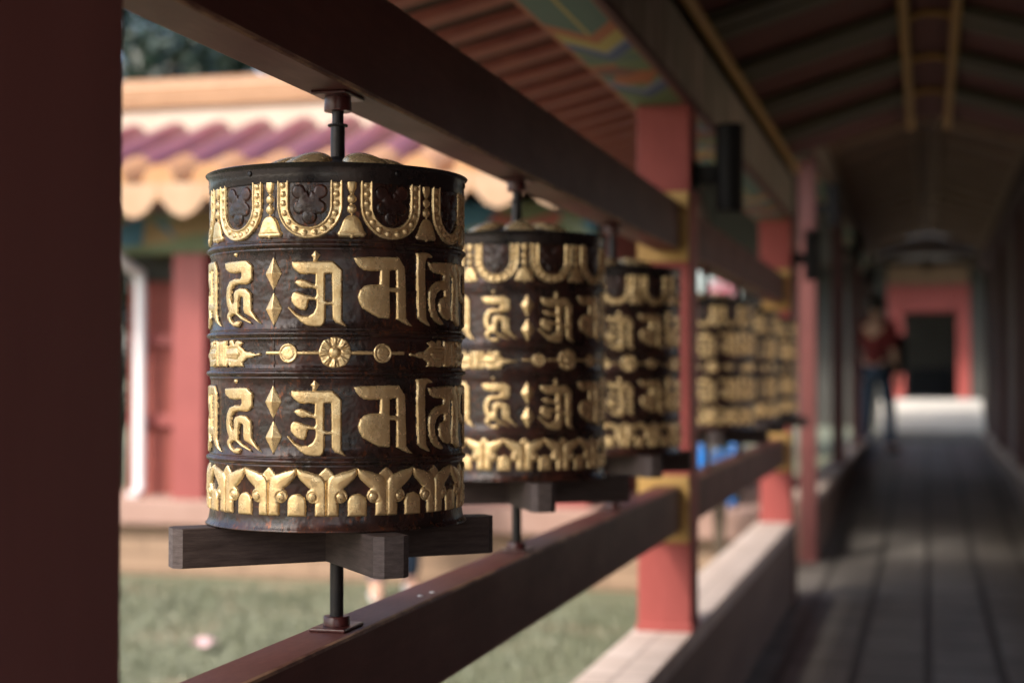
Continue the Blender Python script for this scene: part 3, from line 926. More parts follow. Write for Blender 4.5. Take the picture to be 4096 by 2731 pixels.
def wheel(x, y, face, bar, label):
    root = thing('prayer_wheel', (x, y, H(-BASE)), label, 'prayer wheel', WHEELS)
    part('drum_body', body_me, root, face)
    part('seam', seam_me, root, face - 27.9)
    band = part('top_band', band_me, root)
    cap = part('cap', cap_me, root)
    for k in range(6):
        part('cap_petal', petal_me, cap, face + 30 + 60 * k)
    up = part('upper_rod', rodt_me, root); part('rod_collar', col_me, up); part('bearing', bear_me, up)
    lo = part('lower_rod', rodb_me, root); part('foot_nut', nut_me, lo)
    part('top_plate', platet_me, root); part('foot_plate', plateb_me, root)
    part('handle_bar', bar_me, root, bar)
    part('handle_bar', bar_me, root, bar + 90)
    for k in range(10):
        c = face - 12.0 + 36 * k
        part('beaded_arch', orn['arch'], root, c)
        part('dark_rosette', orn['quat'], root, c)
        part('bell_ornament', orn['bell'], root, c + 18)
        part('pendant', orn['pend'], root, c + 18)
    for k in range(6):
        s = part('screw', screw_me, band)
        a = R(face + 20 + 60 * k - 60 + (6 if k % 2 else 0))
        s.location = (0.1452 * math.sin(a), -0.1452 * math.cos(a), 0.2148 + BASE)
        s.rotation_euler = (R(90), 0, a)
    for dz in (0.0, -0.1360):
        for rep in (0, 180):
            for key, c in (('OM', SH['OM'][0]), ('MA', SH['MA'][0]), ('NI', ni_c), ('PA', 78.0), ('DME', 108.0), ('HUM', SH['HUM'][0] + 180)):
                lt = part('letter', letter_me[key], root, face + c + rep + (rnd.uniform(-.5, .5) if dz else 0), dz + (rnd.uniform(-.0008, .0008) if dz else 0))
                if key == 'OM': part('letter_dot', mark_me['OMDOT'], lt, SH['OMDOT'][0] - SH['OM'][0])
                if key == 'HUM': part('letter_dot', mark_me['HUMDOT'], lt, SH['HUMDOT'][0] - SH['HUM'][0])
            part('diamond_mark', mark_me['DIA'], root, face - 28.2 + rep, dz)
            part('diamond_mark', mark_me['DIB'], root, face - 28.0 + rep, dz)
    for k in range(3):
        c = face - 0.9 + 120 * k
        part('flower_ornament', orn['rose'], root, c)
        part('disc_ornament', orn['disc'], root, c - 20.2)
        part('disc_ornament', orn['disc'], root, c + 20.6)
        part('linking_rod', orn['rod'], root, c - 18.5)
        part('linking_rod', orn['rod'], root, c + 18.5)
        part('sceptre_ornament', orn['vajra'], root, c + 60)
    for k in range(14):
        c = face - 4.3 + 360 / 14 * k
        part('lotus_leaf', orn['leaf'], root, c)
        part('lotus_arch', orn['tomb'], root, c + 180 / 14)
    return root


AXX = -0.653
Y0 = 1.6825
view = lambda y: math.degrees(math.atan2(0.653, y))
BAY = 3.1135
wl = ["sharp gold lettered prayer wheel nearest the camera beside the dark foreground post",
      "slightly blurred prayer wheel second along the row with its cross handle above the rail",
      "blurred prayer wheel third along the row just before the red post",
      "blurred prayer wheel fourth along the row half hidden by the red post",
      "very blurred prayer wheel fifth along the row between the two red posts",
      "very blurred prayer wheel sixth along the row beside the farther red post"]
ofs = [0, 35, 15, 8, 62, 25]
bars = [18, 13, 28, 10, 30, -10]
for k in range(6):
    y = Y0 + 0.8125 * (k % 3) + BAY * (k // 3)
    wheel(AXX, y, view(y) + ofs[k], view(y) + bars[k], wl[k])

# ------------------------------------------------------------------ walkway: posts, rails, lintels
PX0, PX1 = -0.734, -0.594
POSTY = [-2.172, 0.941, 4.055, 7.168, 8.81, 11.92, 15.03, 18.14]
PL = ["red post behind the viewpoint", "dark red post close up along the edge of the walkway",
      "red square post with black lamp and yellow sleeves between third and fourth wheels",
      "farther red square post beyond the sixth wheel at the end of the low wall",
      "tall red column standing on the floor beyond the gap in the low wall",
      "dim red column on the far wall, first past the floor column",
      "dim red column on the far wall, second past the floor column",
      "dim red column on the far wall beside the end of the walkway"]
WT = H(-0.669)
for i, y in enumerate(POSTY):
    if i == 0: continue
    r = thing('red_post', (-0.664, y + 0.07, WT if i < 4 else 0.0), PL[i], 'post', 'red posts along the left side')
    z0 = 0.0
    z1 = (H(0.709) - WT) if i < 4 else H(1.21)
    if i > 4: z0 = 0.37
    yb = -0.112 if i == 1 else -0.07
    xa = -0.07 if i < 4 else -0.022
    pm = M['shadered'] if i == 1 else M['red'] if i < 4 else (M['dimred'] if i == 4 else M['darkred'])  # near post and floor column carry their shade in the paint colour
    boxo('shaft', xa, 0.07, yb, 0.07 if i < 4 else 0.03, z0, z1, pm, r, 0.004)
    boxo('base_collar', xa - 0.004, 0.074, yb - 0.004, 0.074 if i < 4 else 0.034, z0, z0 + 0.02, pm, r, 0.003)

UB0, UB1 = -0.6860, -0.6200


def rail(name, y0, y1, z0, z1, label, cat, group):
    r = thing(name, ((UB0 + UB1) / 2, y0, z0), label, cat, group)
    hw = (UB1 - UB0) / 2
    o = boxo('bar', -hw, hw, 0.001, y1 - y0 - 0.001, 0, z1 - z0, M['beam'], r, 0.0045)
    for a, b in ((0.0, 0.018), (y1 - y0 - 0.018, y1 - y0)):
        bm = bmesh.new()
        xl, xr, t = PX0 + .003 - (UB0 + UB1) / 2, PX1 - .002 - (UB0 + UB1) / 2, 0.028
        box(bm, xl, xr, a + .0005, b - .0005, -t, 0.0, 0.003)
        box(bm, xl, xr, a + .0005, b - .0005, z1 - z0, z1 - z0 + t, 0.003)
        box(bm, xl, -hw - 0.0005, a + .001, b - .001, 0.0, z1 - z0, 0)
        box(bm, hw + 0.0005, xr, a + .001, b - .001, 0.0, z1 - z0, 0)
        obj('flange', bm, M['yellow'], r)
    return r


bay_txt = ["behind the viewpoint", "over the three nearest wheels", "over the three farther wheels"]
bay_txt2 = ["behind the viewpoint", "under the three nearest wheels", "under the three farther wheels"]
for i in range(1, 3):
    a, b = POSTY[i] + 0.14, POSTY[i + 1]
    rail('upper_beam', a, b, H(0.3218), H(0.449), "dark oxblood beam running " + bay_txt[i], 'beam', 'upper beams between the posts')
    rail('lower_rail', a, b, H(-0.4075), H(-0.2896), "dark oxblood rail with rod feet running " + bay_txt2[i], 'rail', 'lower rails between the posts')

# screws and drips of paint on the near rail
for (x, y) in ((-0.648, 1.185), (-0.642, 1.955), (-0.637, 1.99)):
    o = obj('paint_drip', lathe(bmesh.new(), [(0.0040, 0.0), (0.0036, 0.0008), (0.0012, 0.0014)], 12), M['shoe'])
    o.location = (x, y, H(-0.2896) + 0.0002)
    tag(o, "tiny pale paint drip on top of the near rail", 'paint drip', 'paint drips on the rail')

# lintels
LX0, LX1 = -0.760, -0.594


def lintel(y0, y1, hb, label, mat_soffit):
    r = thing('painted_lintel', ((LX0 + LX1) / 2, y0, H(hb)), label, 'lintel', 'painted lintels on the left posts')
    hw = (LX1 - LX0) / 2
    boxo('timber', -hw, hw, 0, y1 - y0, 0.004, 0.19, M['darkred'], r, 0.004)
    boxo('soffit_panel', -hw + .004, hw - .012, 0.02, y1 - y0 - 0.02, -0.002, 0.0035, mat_soffit, r, 0)
    boxo('face_panel', hw + 0.0005, hw + 0.006, 0.004, y1 - y0 - 0.004, 0.016, 0.186, M['face'], r, 0)
    boxo('edge_strip', hw - 0.010, hw + 0.009, 0.002, y1 - y0 - 0.002, -0.006, 0.013, M['darkred'], r, 0.003)
    return r


SOF = soffit_mat(0.07, BAY - 0.07, 0.0)
ll = ["painted lintel behind the viewpoint", "painted lintel with teal field and chevrons above the near beam",
      "painted lintel above the farther wheels past the lamp post", "painted lintel bridging the gap in the low wall",
      "painted lintel over the first far bay", "painted lintel over the second far bay", "painted lintel over the third far bay"]
for i in range(1, 7):
    up = 0.0 if i < 3 else 0.5
    lintel(POSTY[i] + 0.07, POSTY[i + 1] + 0.07, 0.709 + up, ll[i], SOF)
lintel(18.21, 19.4, 1.209, "short painted lintel at the far end of the walkway", SOF)

# ------------------------------------------------------------------ roofs
XC = 0.016


def roof(name, y0, y1, up, label, near):
    r = thing(name, (XC, y0, H(up)), label, 'roof')
    L = y1 - y0
    eo = 1.26 if near else 2.0
    ze = 0.866 if near else 0.60
    pr = [(-eo, ze), (-0.69, 1.005), (-0.081, 1.186), (0.081, 1.186), (0.69, 1.005), (eo, ze)]
    top = [(x, z + 0.05) for x, z in reversed(pr)]
    # boards: the eave wing and the inside are painted differently, so each is its own part
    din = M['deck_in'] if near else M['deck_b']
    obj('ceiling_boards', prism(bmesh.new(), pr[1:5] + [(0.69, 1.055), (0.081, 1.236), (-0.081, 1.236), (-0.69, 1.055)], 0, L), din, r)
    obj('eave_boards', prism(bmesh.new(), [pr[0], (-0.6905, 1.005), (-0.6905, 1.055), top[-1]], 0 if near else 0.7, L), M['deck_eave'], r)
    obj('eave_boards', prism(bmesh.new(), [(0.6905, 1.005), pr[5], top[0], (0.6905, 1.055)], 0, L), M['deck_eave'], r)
    pm = M['goldpaint'] if near else M['brownpaint']
    for sx in (-1, 1):
        o = obj('eave_purlin', tube(bmesh.new(), [(sx * 0.607, 0.002, 0.962), (sx * 0.607, L - .002, 0.962)], 0.020, 14), pm, r)
        smooth(o, 40)
        o = obj('ridge_purlin', tube(bmesh.new(), [(sx * 0.081, 0.002, 1.140), (sx * 0.081, L - .002, 1.140)], 0.017, 14), pm, r)
        smooth(o, 40)
        boxo('infill_board', sx * 0.655 - 0.012, sx * 0.655 + 0.012, 0.003, L - 0.003, 0.901, 0.985, M['black'], r, 0)
    n = int(L / 0.72)
    for k in range(n):
        y = 0.25 + k * 0.72
        for sx in (-1, 1):
            bm = bmesh.new()
            q = [(sx * 0.62, 0.985), (sx * 0.078, 1.148), (sx * 0.078, 1.180), (sx * 0.62, 1.018)]
            for dy in (0.0, 0.13):
                prism(bm, q, y + dy, y + dy + 0.10)
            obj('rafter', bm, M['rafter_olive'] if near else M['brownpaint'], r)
        pts = [(0.081 * math.cos(t), y + 0.11, 1.142 + 0.034 * math.sin(t)) for t in [math.pi * i / 8 for i in range(9)]]
        o = obj('ridge_tie', tube(bmesh.new(), pts, 0.012, 8), pm, r)
        smooth(o)
    if near:
        m = int(L / 0.205)
        for k in range(m):
            y = 0.06 + k * 0.205
            bm = bmesh.new()
            prism(bm, [(-1.24, 0.842), (-0.68, 0.978), (-0.68, 1.003), (-1.24, 0.870)], y, y + 0.072)
            obj('eave_rafter', bm, M['rafter_red'], r)
    return r


roof('walkway_roof', -1.6, 7.45, 0.0, "low walkway roof with gold purlins and olive rafters over the wheels", True)
roof('walkway_roof', 7.46, 19.4, 0.5, "higher dusty brown walkway roof over the far end", False)

# gable at the far end, with a bowed tie beam
r = thing('gable_screen', (XC, 19.42, H(1.2)), "brown bowed gable screen closing the far end of the ceiling", 'gable')
pts = []
for i in range(13):
    t = math.pi * i / 12
    pts.append((0.66 * math.cos(t), 0, 0.06 + 0.22 * math.sin(t)))
smooth(obj('bowed_beam', tube(bmesh.new(), pts, 0.05, 8), M['umber'], r))
bm = bmesh.new()
prism(bm, [(-1.3, 0.10), (-0.72, 0.22)] + [(p[0] * 1.06, p[2] + 0.055) for p in reversed(pts)] + [(0.72, 0.22), (1.3, 0.10), (0.69, 0.36), (0.0, 0.47), (-0.69, 0.36)], 0.0, 0.04)
obj('gable_board', bm, M['umber'], r)
boxo('bracket', -0.06, 0.06, -0.02, 0.02, 0.02, 0.2, M['umber'], r)

# ------------------------------------------------------------------ lamps on the posts
lampl = ["black cylinder wall lamp on the near red post", "black cylinder wall lamp on the farther red post", "black cylinder wall lamp high on the tall floor column",
         "small black wall lamp on the first far column", "small black wall lamp on the second far column"]
for i, y in enumerate((POSTY[2], POSTY[3], POSTY[4], POSTY[5], POSTY[6])):
    up = 0.0 if i < 2 else 0.40
    r = thing('wall_lamp', (-0.500, y + 0.07, H(0.428 + up)), lampl[i], 'wall lamp', 'black lamps on the posts')
    o = obj('lamp_body', lathe(bmesh.new(), [(0.030, 0.0), (0.036, 0.0), (0.0365, 0.004), (0.0365, 0.226), (0.036, 0.23), (0.031, 0.23), (0.031, 0.215)], 32), M['black'], r)
    smooth(o, 35)
    boxo('bracket', -0.0935, -0.0345, -0.022, 0.022, 0.075, 0.125, M['black'], r, 0.003)
    boxo('back_plate', -0.0935, -0.086, -0.035, 0.035, 0.06, 0.14, M['black'], r, 0.002)

# ------------------------------------------------------------------ low walls
def low_wall(x0, x1, y0, y1, label):
    r = thing('low_wall', ((x0 + x1) / 2, y0, 0), label, 'low wall')
    hw = (x1 - x0) / 2
    boxo('wall_core', -hw + 0.008, hw - 0.008, 0.01, y1 - y0 - .01, 0.0, WT - 0.05, M['wallface'], r, 0.004)
    boxo('coping', -hw, hw, 0, y1 - y0, WT - 0.0495, WT, M['coping'], r, 0.006)
    boxo('end_cap', -hw - .002, hw + .004, y1 - y0 - 0.0095, y1 - y0 + 0.06, 0, WT - 0.002, M['darkred'], r, 0.004)
    return r


low_wall(-0.752, -0.590, 0.80, 7.33, "low brown wall with pale brick coping under the near posts")
low_wall(-0.752, -0.590, 9.0, 19.2, "far low brown wall with pale coping past the floor column")
low_wall(0.63, 0.79, -4.0, 19.2, "low dark wall along the right edge of the walkway")

# right side: dark red posts and boarded panels, a few left open
for i, y in enumerate(POSTY):
    r = thing('red_post', (0.71, y + 0.07, WT), "dark red post on the right edge of the walkway, number %s from the camera" % ["zero", "one", "two", "three", "four", "five", "six", "seven"][i], 'post', 'dark posts along the right side')
    r['label'] = ["right side post behind the viewpoint", "right side post level with the dark foreground post", "right side post opposite the near lamp post",
                  "right side post opposite the farther lamp post", "right side post opposite the tall floor column", "dark right side post, nearest of those inside the frame",
                  "dark right side post, middle of those inside the frame", "dark right side post, farthest one near the gate"][i]
    boxo('shaft', -0.07, 0.07, -0.07, 0.07, 0, H(0.709) - WT if i < 4 else H(1.21) - WT, M['darkred'], r, 0.004)
pan_l = ["boarded dark red panel between right side posts behind the viewpoint", "boarded dark red panel right of the nearest wheels", "boarded dark red panel right of the farther wheels",
         "short boarded dark red panel facing the gap in the low wall", "boarded dark red panel, nearest of those inside the frame on the right", "boarded dark red panel, second of those on the right", "boarded dark red panel beside the far end"]
for i in (0, 1, 4, 5, 6):
    a, b = POSTY[i] + 0.14, POSTY[i + 1]
    r = thing('wall_panel', (0.71, a, WT), pan_l[i], 'panel', 'boarded panels along the right side')
    ht = (H(0.709) if i < 4 else H(1.21)) - WT
    if i == 0: a2, b2 = 1.7, b - a
    elif i == 4: a2, b2 = 1.25, b - a
    else: a2, b2 = 0.0, b - a
    n = max(2, int((b2 - a2) / 0.16))
    bm = bmesh.new()
    for k in range(n):
        box(bm, -0.018, 0.018, a2 + (b2 - a2) * k / n + 0.002, a2 + (b2 - a2) * (k + 1) / n - 0.002, 0.001, ht - 0.002, 0.003, 1)
    obj('boards', bm, M['darkred'], r)
    boxo('top_rail', -0.03, 0.03, a2, b2, ht - 0.09, ht - 0.001, M['darkred'], r, 0.003)

r = thing('bounce_wall', (3.6, -3.0, GZ), "unseen cream wall added on the right to bounce warm light into the walkway", 'wall')  # out-of-view wall added to bounce warm light and cover blue sky
boxo('wall_core', -0.12, 0.12, 0, 15.0, 0, 2.3, M['ridge_cream'], r, 0.01)
boxo('wall_cap', -0.2, 0.2, -0.05, 15.05, 2.3005, 2.42, M['ridge_top'], r, 0.02)

# right lintel
r = thing('side_lintel', (0.71, -2.1, H(0.709)), "dark timber lintel on the right side posts of the near section", 'lintel')
boxo('timber', -0.083, 0.083, 0, 9.3, 0.004, 0.19, M['darkred'], r, 0.004)
r = thing('side_lintel', (0.71, 7.45, H(1.209)), "dark timber lintel on the right side posts of the far section", 'lintel')
boxo('timber', -0.083, 0.083, 0, 11.9, 0.004, 0.19, M['darkred'], r, 0.004)

# ------------------------------------------------------------------ floor, ground
bm = bmesh.new()
vs = [bm.verts.new((x, y, z)) for y, z in ((-6, 0), (9.6, 0), (13.2, 0.21), (20.2, 0.21)) for x in (-0.80, 0.82)]
for k in range(3):
    bm.faces.new((vs[2 * k], vs[2 * k + 1], vs[2 * k + 3], vs[2 * k + 2]))
o = obj('walkway_floor', bm, M['floor'])
tag(o, "dark grey slab floor of the walkway", 'floor', kind='structure')
bm = bmesh.new()
box(bm, -0.80, 0.82, -6, 20.2, -0.4, -0.004)
o = obj('walkway_base', bm, M['greystone'])
tag(o, "stone base under the walkway floor", 'floor', kind='structure')
bm = bmesh.new()
g = 30
bmesh.ops.create_grid(bm, x_segments=8, y_segments=8, size=400)
o = obj('ground', bm, M['ground'])
o.location = (0, 0, GZ)
tag(o, "lawn and soil around the temple hall", 'ground', kind='structure')

bm = bmesh.new()  # out-of-view paving added to throw sunlight up under the eave
for i in range(-12, 16):
    for k in range(-4, 17):
        if (k > 9 and i < 6) or (k > 5 and 0 <= i < 4) or (-2 <= i < 0 and k > -2): continue
        box(bm, -0.85 - (i + 1) * 0.9, -0.85 - i * 0.9 - 0.012, -6 + k * 0.9, -6 + (k + 1) * 0.9 - 0.012, GZ - 0.05, GZ + 0.03, 0.006, 1)
o = obj('bounce_paving', bm, M['courtyard'])
tag(o, "unseen pale stone paving added beside the walkway to bounce sunlight", 'paving', kind='structure')

# grass blades on the lawn between the walkway and the hall
V, F = [], []
gr = np.random.RandomState(5)
for i in range(26000):
    x = -0.95 - 5.2 * gr.rand() ** 1.0
    y = 1.6 + 6.3 * gr.rand()
    if math.sin(x * 1.7 + 0.5 * y) + math.sin(y * 2.3 - x) > 1.25 and gr.rand() < 0.8: continue
    a, hgt, wd = gr.rand() * 6.28, 0.025 + 0.035 * gr.rand(), 0.004 + 0.004 * gr.rand()
    lx, ly = (gr.rand() - .5) * 0.05, (gr.rand() - .5) * 0.05
    k = len(V)
    ca, sa = math.cos(a) * wd, math.sin(a) * wd
    V += [(x - ca, y - sa, GZ), (x + ca, y + sa, GZ), (x + lx, y + ly, GZ + hgt)]
    F.append((k, k + 1, k + 2))
me = bpy.data.meshes.new('grass')
me.from_pydata(V, [], F)
o = obj('grass', me, M['grass'])
tag(o, "short green grass growing on the lawn", 'grass', kind='stuff')

# ------------------------------------------------------------------ the hall across the lawn
FY = 8.55
HX0, HX1 = -4.66, -1.75
hall = thing('temple_hall', (-3.0, FY, GZ), "red temple hall with plum roof tiles, cream eave tiles and painted frieze", 'building')


def hp(o):
    o.location = Vector(o.location) - Vector((-3.0, FY, GZ))
    o.parent = hall
    return o


hp(boxo('wall', HX0, HX1, FY, FY + 2.6, H(-0.72), H(0.96), M['hallwall'], None, 0))
hp(boxo('plinth', HX0 - 0.25, -0.85, FY - 0.26, FY + 2.7, GZ, H(-0.87), M['plinth'], None, 0.01))
hp(boxo('plinth_ledge', HX0 - 0.30, -0.85, FY - 0.34, FY + 2.7, H(-0.8695), H(-0.72), M['ledge'], None, 0.015))
for x in (-4.12, -2.98, -1.86):
    c = hp(boxo('column', x - 0.10, x + 0.10, FY - 0.30, FY - 0.10, H(-0.7198), H(0.70), M['hallred'], None, 0.006))
for z in (0.205, -0.275):
    hp(boxo('cross_rail', HX0 + .02, HX1 - .02, FY - 0.045, FY - 0.002, H(z - 0.035), H(z + 0.035), M['hallred'], None, 0.004))
hp(boxo('frieze', HX0 - 0.05, HX1 + 0.02, FY - 0.32, FY - 0.05, H(0.7005), H(0.94), M['frieze'], None, 0.004))
hp(boxo('lower_frieze', HX0 - 0.02, HX1, FY - 0.06, FY - 0.003, H(0.56), H(0.70), M['deck_eave'], None, 0.004))
# downpipe
bm = bmesh.new()
tube(bm, [(-4.52, FY - 0.55, H(0.86)), (-4.52, FY - 0.50, H(0.70)), (-4.52, FY - 0.14, H(0.60)), (-4.52, FY - 0.12, H(0.50)), (-4.52, FY - 0.12, H(-0.68)), (-4.52, FY - 0.22, H(-0.715))], 0.035, 14)
dp = hp(smooth(obj('downpipe', bm, M['white']), 50))
# roof: slope, tile rows, eave tiles, ridge
EY, EH = FY - 0.70, 1.0
RYr, RH = EY + 1.40, 1.51
pit = (RH - EH) / (RYr - EY)
bm = bmesh.new()
RX0, RX1 = HX0 - 1.6, -1.45
prof_ = [(EY, H(EH)), (RYr, H(RH)), (RYr + 1.75, H(EH)), (RYr + 1.75, H(EH - 0.06)), (RYr, H(RH - 0.08)), (EY, H(EH - 0.05))]
a = [bm.verts.new((RX0, y, z)) for y, z in prof_]
b = [bm.verts.new((RX1, y, z)) for y, z in prof_]
for i in range(6): bm.faces.new((a[i], a[(i + 1) % 6], b[(i + 1) % 6], b[i]))
bm.faces.new(list(reversed(a))); bm.faces.new(b)
bmesh.ops.recalc_face_normals(bm, faces=bm.faces)
hp(obj('roof_slab', bm, M['tile_purple']))


def half_tube(bm, x, y0, y1, rad, lift=0.0, n=8, cap=True):
    ra, rb = [], []
    for k in range(n + 1):
        t = math.pi * k / n
        dx, dz = rad * math.cos(t), 1.3 * rad * math.sin(t)
        ra.append(bm.verts.new((x + dx, y0, H(EH + pit * (y0 - EY)) + dz + lift)))
        rb.append(bm.verts.new((x + dx, y1, H(EH + pit * (y1 - EY)) + dz + lift)))
    for k in range(n):
        bm.faces.new((ra[k], ra[k + 1], rb[k + 1], rb[k]))
    if cap: bm.faces.new(ra)


TP = 0.298
nT = int((RX1 - RX0) / TP)
bm = bmesh.new(); be = bmesh.new(); bd = bmesh.new()
for k in range(nT):
    x = RX0 + 0.1 + k * TP
    half_tube(bm, x, EY + 0.26, RYr, 0.118)
    half_tube(be, x, EY - 0.03, EY + 0.262, 0.121, 0.003)
    # round end tile under each row, and the hanging drip tile between rows
    g = bmesh.ops.create_cone(be, cap_ends=True, segments=16, radius1=0.10, radius2=0.10, depth=0.03,
                              matrix=Matrix.Translation((x, EY - 0.046, H(EH) + 0.055)) @ Matrix.Rotation(R(90), 4, 'X'))
    pr = [(-TP / 2 + .002, 0.05), (TP / 2 - .002, 0.05), (TP * .47, -0.02), (TP * .38, -0.065), (TP * .22, -0.115), (0, -0.14), (-TP * .22, -0.115), (-TP * .38, -0.065), (-TP * .47, -0.02)]
    prism_pts = [(x + TP / 2 + px, H(EH) + pz) for px, pz in pr]
    prism(bd, prism_pts, EY - 0.064, EY - 0.022)
    half = bmesh.new(); half.free()
hp(smooth(obj('tile_rows', bm, M['tile_purple']), 50))
hp(smooth(obj('eave_tiles', be, M['tile_orange']), 50))
hp(obj('drip_tiles', bd, M['tile_cream']))
hp(boxo('eave_pan', RX0, RX1, EY - 0.02, EY + 0.26, H(EH) + 0.0, H(EH) + 0.006, M['tile_orange'], None, 0)).rotation_euler = (0, 0, 0)
hp(boxo('ridge_base', RX0, RX1 + .02, RYr - 0.10, RYr + 0.10, H(RH - 0.02), H(RH + 0.20), M['ridge_cream'], None, 0.01))
hp(boxo('ridge_course', RX0, RX1 + .02, RYr - 0.13, RYr + 0.13, H(RH + 0.2005), H(RH + 0.26), M['ridge_top'], None, 0.015))
hp(boxo('ridge_course', RX0, RX1 + .02, RYr - 0.10, RYr + 0.10, H(RH + 0.2605), H(RH + 0.33), M['ridge_top'], None, 0.015))
bm = bmesh.new()
tube(bm, [(RX0, RYr, H(RH + 0.345)), (RX1 + .02, RYr, H(RH + 0.345))], 0.07, 12)
hp(smooth(obj('ridge_cap', bm, M['ridge_top']), 50))

# ------------------------------------------------------------------ gate beyond the far end
GY = 22.6
gate = thing('red_gate', (0.055, GY, 0.6), "bright red gate frame with dark doorway at the end of the walkway", 'gate')


def gp(name, x0, x1, y0, y1, z0, z1, m, bev=0.01):
    o = boxo(name, x0, x1, y0, y1, z0, z1, m, None, bev)
    o.location = Vector((-0.055, -GY, -0.6))
    o.parent = gate
    return o


gp('gate_post', -0.53, -0.30, GY, GY + 0.28, 0.56, H(1.26), M['red'])
gp('gate_post', 0.415, 0.585, GY, GY + 0.28, 0.56, H(1.26), M['red'])
gp('gate_beam', -0.2995, 0.4145, GY + 0.01, GY + 0.27, H(0.88), H(1.25), M['red'])
gp('inner_wall', -0.70, 0.82, GY + 4.2, GY + 4.3, 0.55, H(1.6), M['greystone'])
gp('inner_screen', -0.30, 0.40, GY + 3.9, GY + 3.96, 0.7, 1.15, M['bluegrey'])
gp('passage_floor', -0.60, 0.72, GY + 0.3, GY + 4.19, 0.45, 0.69, M['greystone'])
gp('side_wall', -0.60, -0.531, GY + 0.1, GY + 2.9, 0.55, H(1.6), M['greystone'])
gp('side_wall', 0.586, 0.72, GY + 0.1, GY + 4.19, 0.55, H(1.6), M['greystone'])
gp('wing_wall', -2.6, -0.532, GY + 0.02, GY + 0.095, 0.3, H(1.529), M['dark'])
gp('wing_wall', 0.587, 2.8, GY + 0.02, GY + 0.095, 0.3, H(1.529), M['dark'])
bm = bmesh.new()
q = [(GY - 1.25, H(1.61)), (GY + 1.5, H(2.65)), (GY + 4.5, H(1.61)), (GY + 4.5, H(1.605)), (GY - 1.25, H(1.53))]
qa = [bm.verts.new((-2.9, y, z)) for y, z in q]; qb = [bm.verts.new((3.1, y, z)) for y, z in q]
for i in range(5): bm.faces.new((qa[i], qa[(i + 1) % 5], qb[(i + 1) % 5], qb[i]))
bm.faces.new(list(reversed(qa))); bm.faces.new(qb)
bmesh.ops.recalc_face_normals(bm, faces=bm.faces)
o = obj('gate_roof', bm, M['slate'], gate)
o.location = (-0.055, -GY, -0.6)
gp('gate_panel', -0.53, 0.585, GY + 0.05, GY + 0.12, H(1.2605), H(1.529), M['brownpaint'])

st = thing('stone_steps', (0.05, 20.2, 0.0), "pale sunlit stone steps in front of the red gate", 'steps')
for k, (y, z, m) in enumerate(((20.22, 0.31, 'greystone'), (20.62, 0.44, 'pale'), (21.0, 0.57, 'pale'), (21.4, 0.70, 'pale'))):  # lowest step is greyer: its shadow is put into the colour
    boxo('step', -0.66, 0.66, y - 20.2, (y + 0.399 if k < 3 else 22.59) - 20.2, 0.0, z, M[m], st, 0.008)

# ------------------------------------------------------------------ trees and plants
def leaf_cloud(centers, n, size, seed, squash=0.8):
    g = np.random.RandomState(seed)
    V, F = [], []
    for i in range(n):
        c, rad = centers[g.randint(len(centers))]
        d = g.randn(3)
        d /= np.linalg.norm(d)
        p = np.array(c) + d * rad * (0.35 + 0.65 * g.rand() ** 0.5) * np.array([1, 1, squash])
        u = g.randn(3); u /= np.linalg.norm(u)
        v = np.cross(u, g.randn(3)); v /= np.linalg.norm(v)
        s = size * (0.6 + 0.8 * g.rand())
        k = len(V)
        V += [tuple(p - u * s), tuple(p + v * s * 0.42), tuple(p + u * s), tuple(p - v * s * 0.42)]
        F.append((k, k + 1, k + 2, k + 3))
    me = bpy.data.meshes.new('crown')
    me.from_pydata(V, [], F)
    return me


def tree(x, y, h, spread, n, seed, mat, label, size=0.13):
    g = random.Random(seed)
    r = thing('tree', (x, y, GZ), label, 'tree', 'trees behind the hall')
    bm = bmesh.new()
    tube(bm, [(0, 0, 0), (0.06, 0.02, h * .25), (-0.05, 0.04, h * .5), (0.03, 0, h * .8)], [h * .035, h * .028, h * .02, h * .008], 10)
    cs = []
    for k in range(16):
        a = g.random() * 6.28
        rr = spread * (0.15 + 0.85 * g.random() ** .6)
        z = h * (0.38 + 0.6 * g.random())
        rr *= 1.15 - 0.6 * abs(z / h - 0.6)
        p = (rr * math.cos(a), rr * math.sin(a), z)
        cs.append((p, spread * (0.28 + 0.25 * g.random())))
        if k < 9:
            tube(bm, [(0, 0, z * 0.55), (p[0] * .5, p[1] * .5, z * .85), p], [h * .012, h * .008, h * .003], 6)
    smooth(obj('trunk', bm, M['bark'], r))
    obj('crown', leaf_cloud(cs, n, size, seed), M[mat], r)


tree(-8.2, 15.5, 6.2, 2.4, 7000, 11, 'leaf', "dark green tree rising behind the left of the hall roof")
tree(-6.1, 17.5, 5.2, 1.9, 4200, 12, 'leaf2', "blue green tree with sky gaps behind the hall ridge")
tree(-11.0, 19.0, 8.5, 3.2, 9500, 13, 'leaf2', "tall blue green tree farthest behind the hall")
tree(-6.9, 12.2, 4.0, 1.3, 5200, 14, 'leaf', "small dark tree beside the left corner of the hall", 0.09)
tree(3.4, 15.0, 4.6, 1.6, 3000, 16, 'leaf', "dark tree seen past the right side panels", 0.11)


def shrub(x, y, h, w_, n, seed, label):
    r = thing('shrub', (x, y, GZ), label, 'shrub', 'shrubs by the hall')
    g = random.Random(seed)
    bm = bmesh.new()
    cs = []
    for k in range(9):
        p = (g.uniform(-w_, w_) * .8, g.uniform(-w_, w_) * .8, h * g.uniform(.25, .9))
        tube(bm, [(0, 0, 0), (p[0] * .4, p[1] * .4, p[2] * .5), p], [.02, .014, .005], 6)
        cs.append((p, w_ * .55))
    obj('stems', bm, M['bark'], r)
    obj('leaves', leaf_cloud(cs, n, 0.045, seed, 1.0), M['leaf'], r)


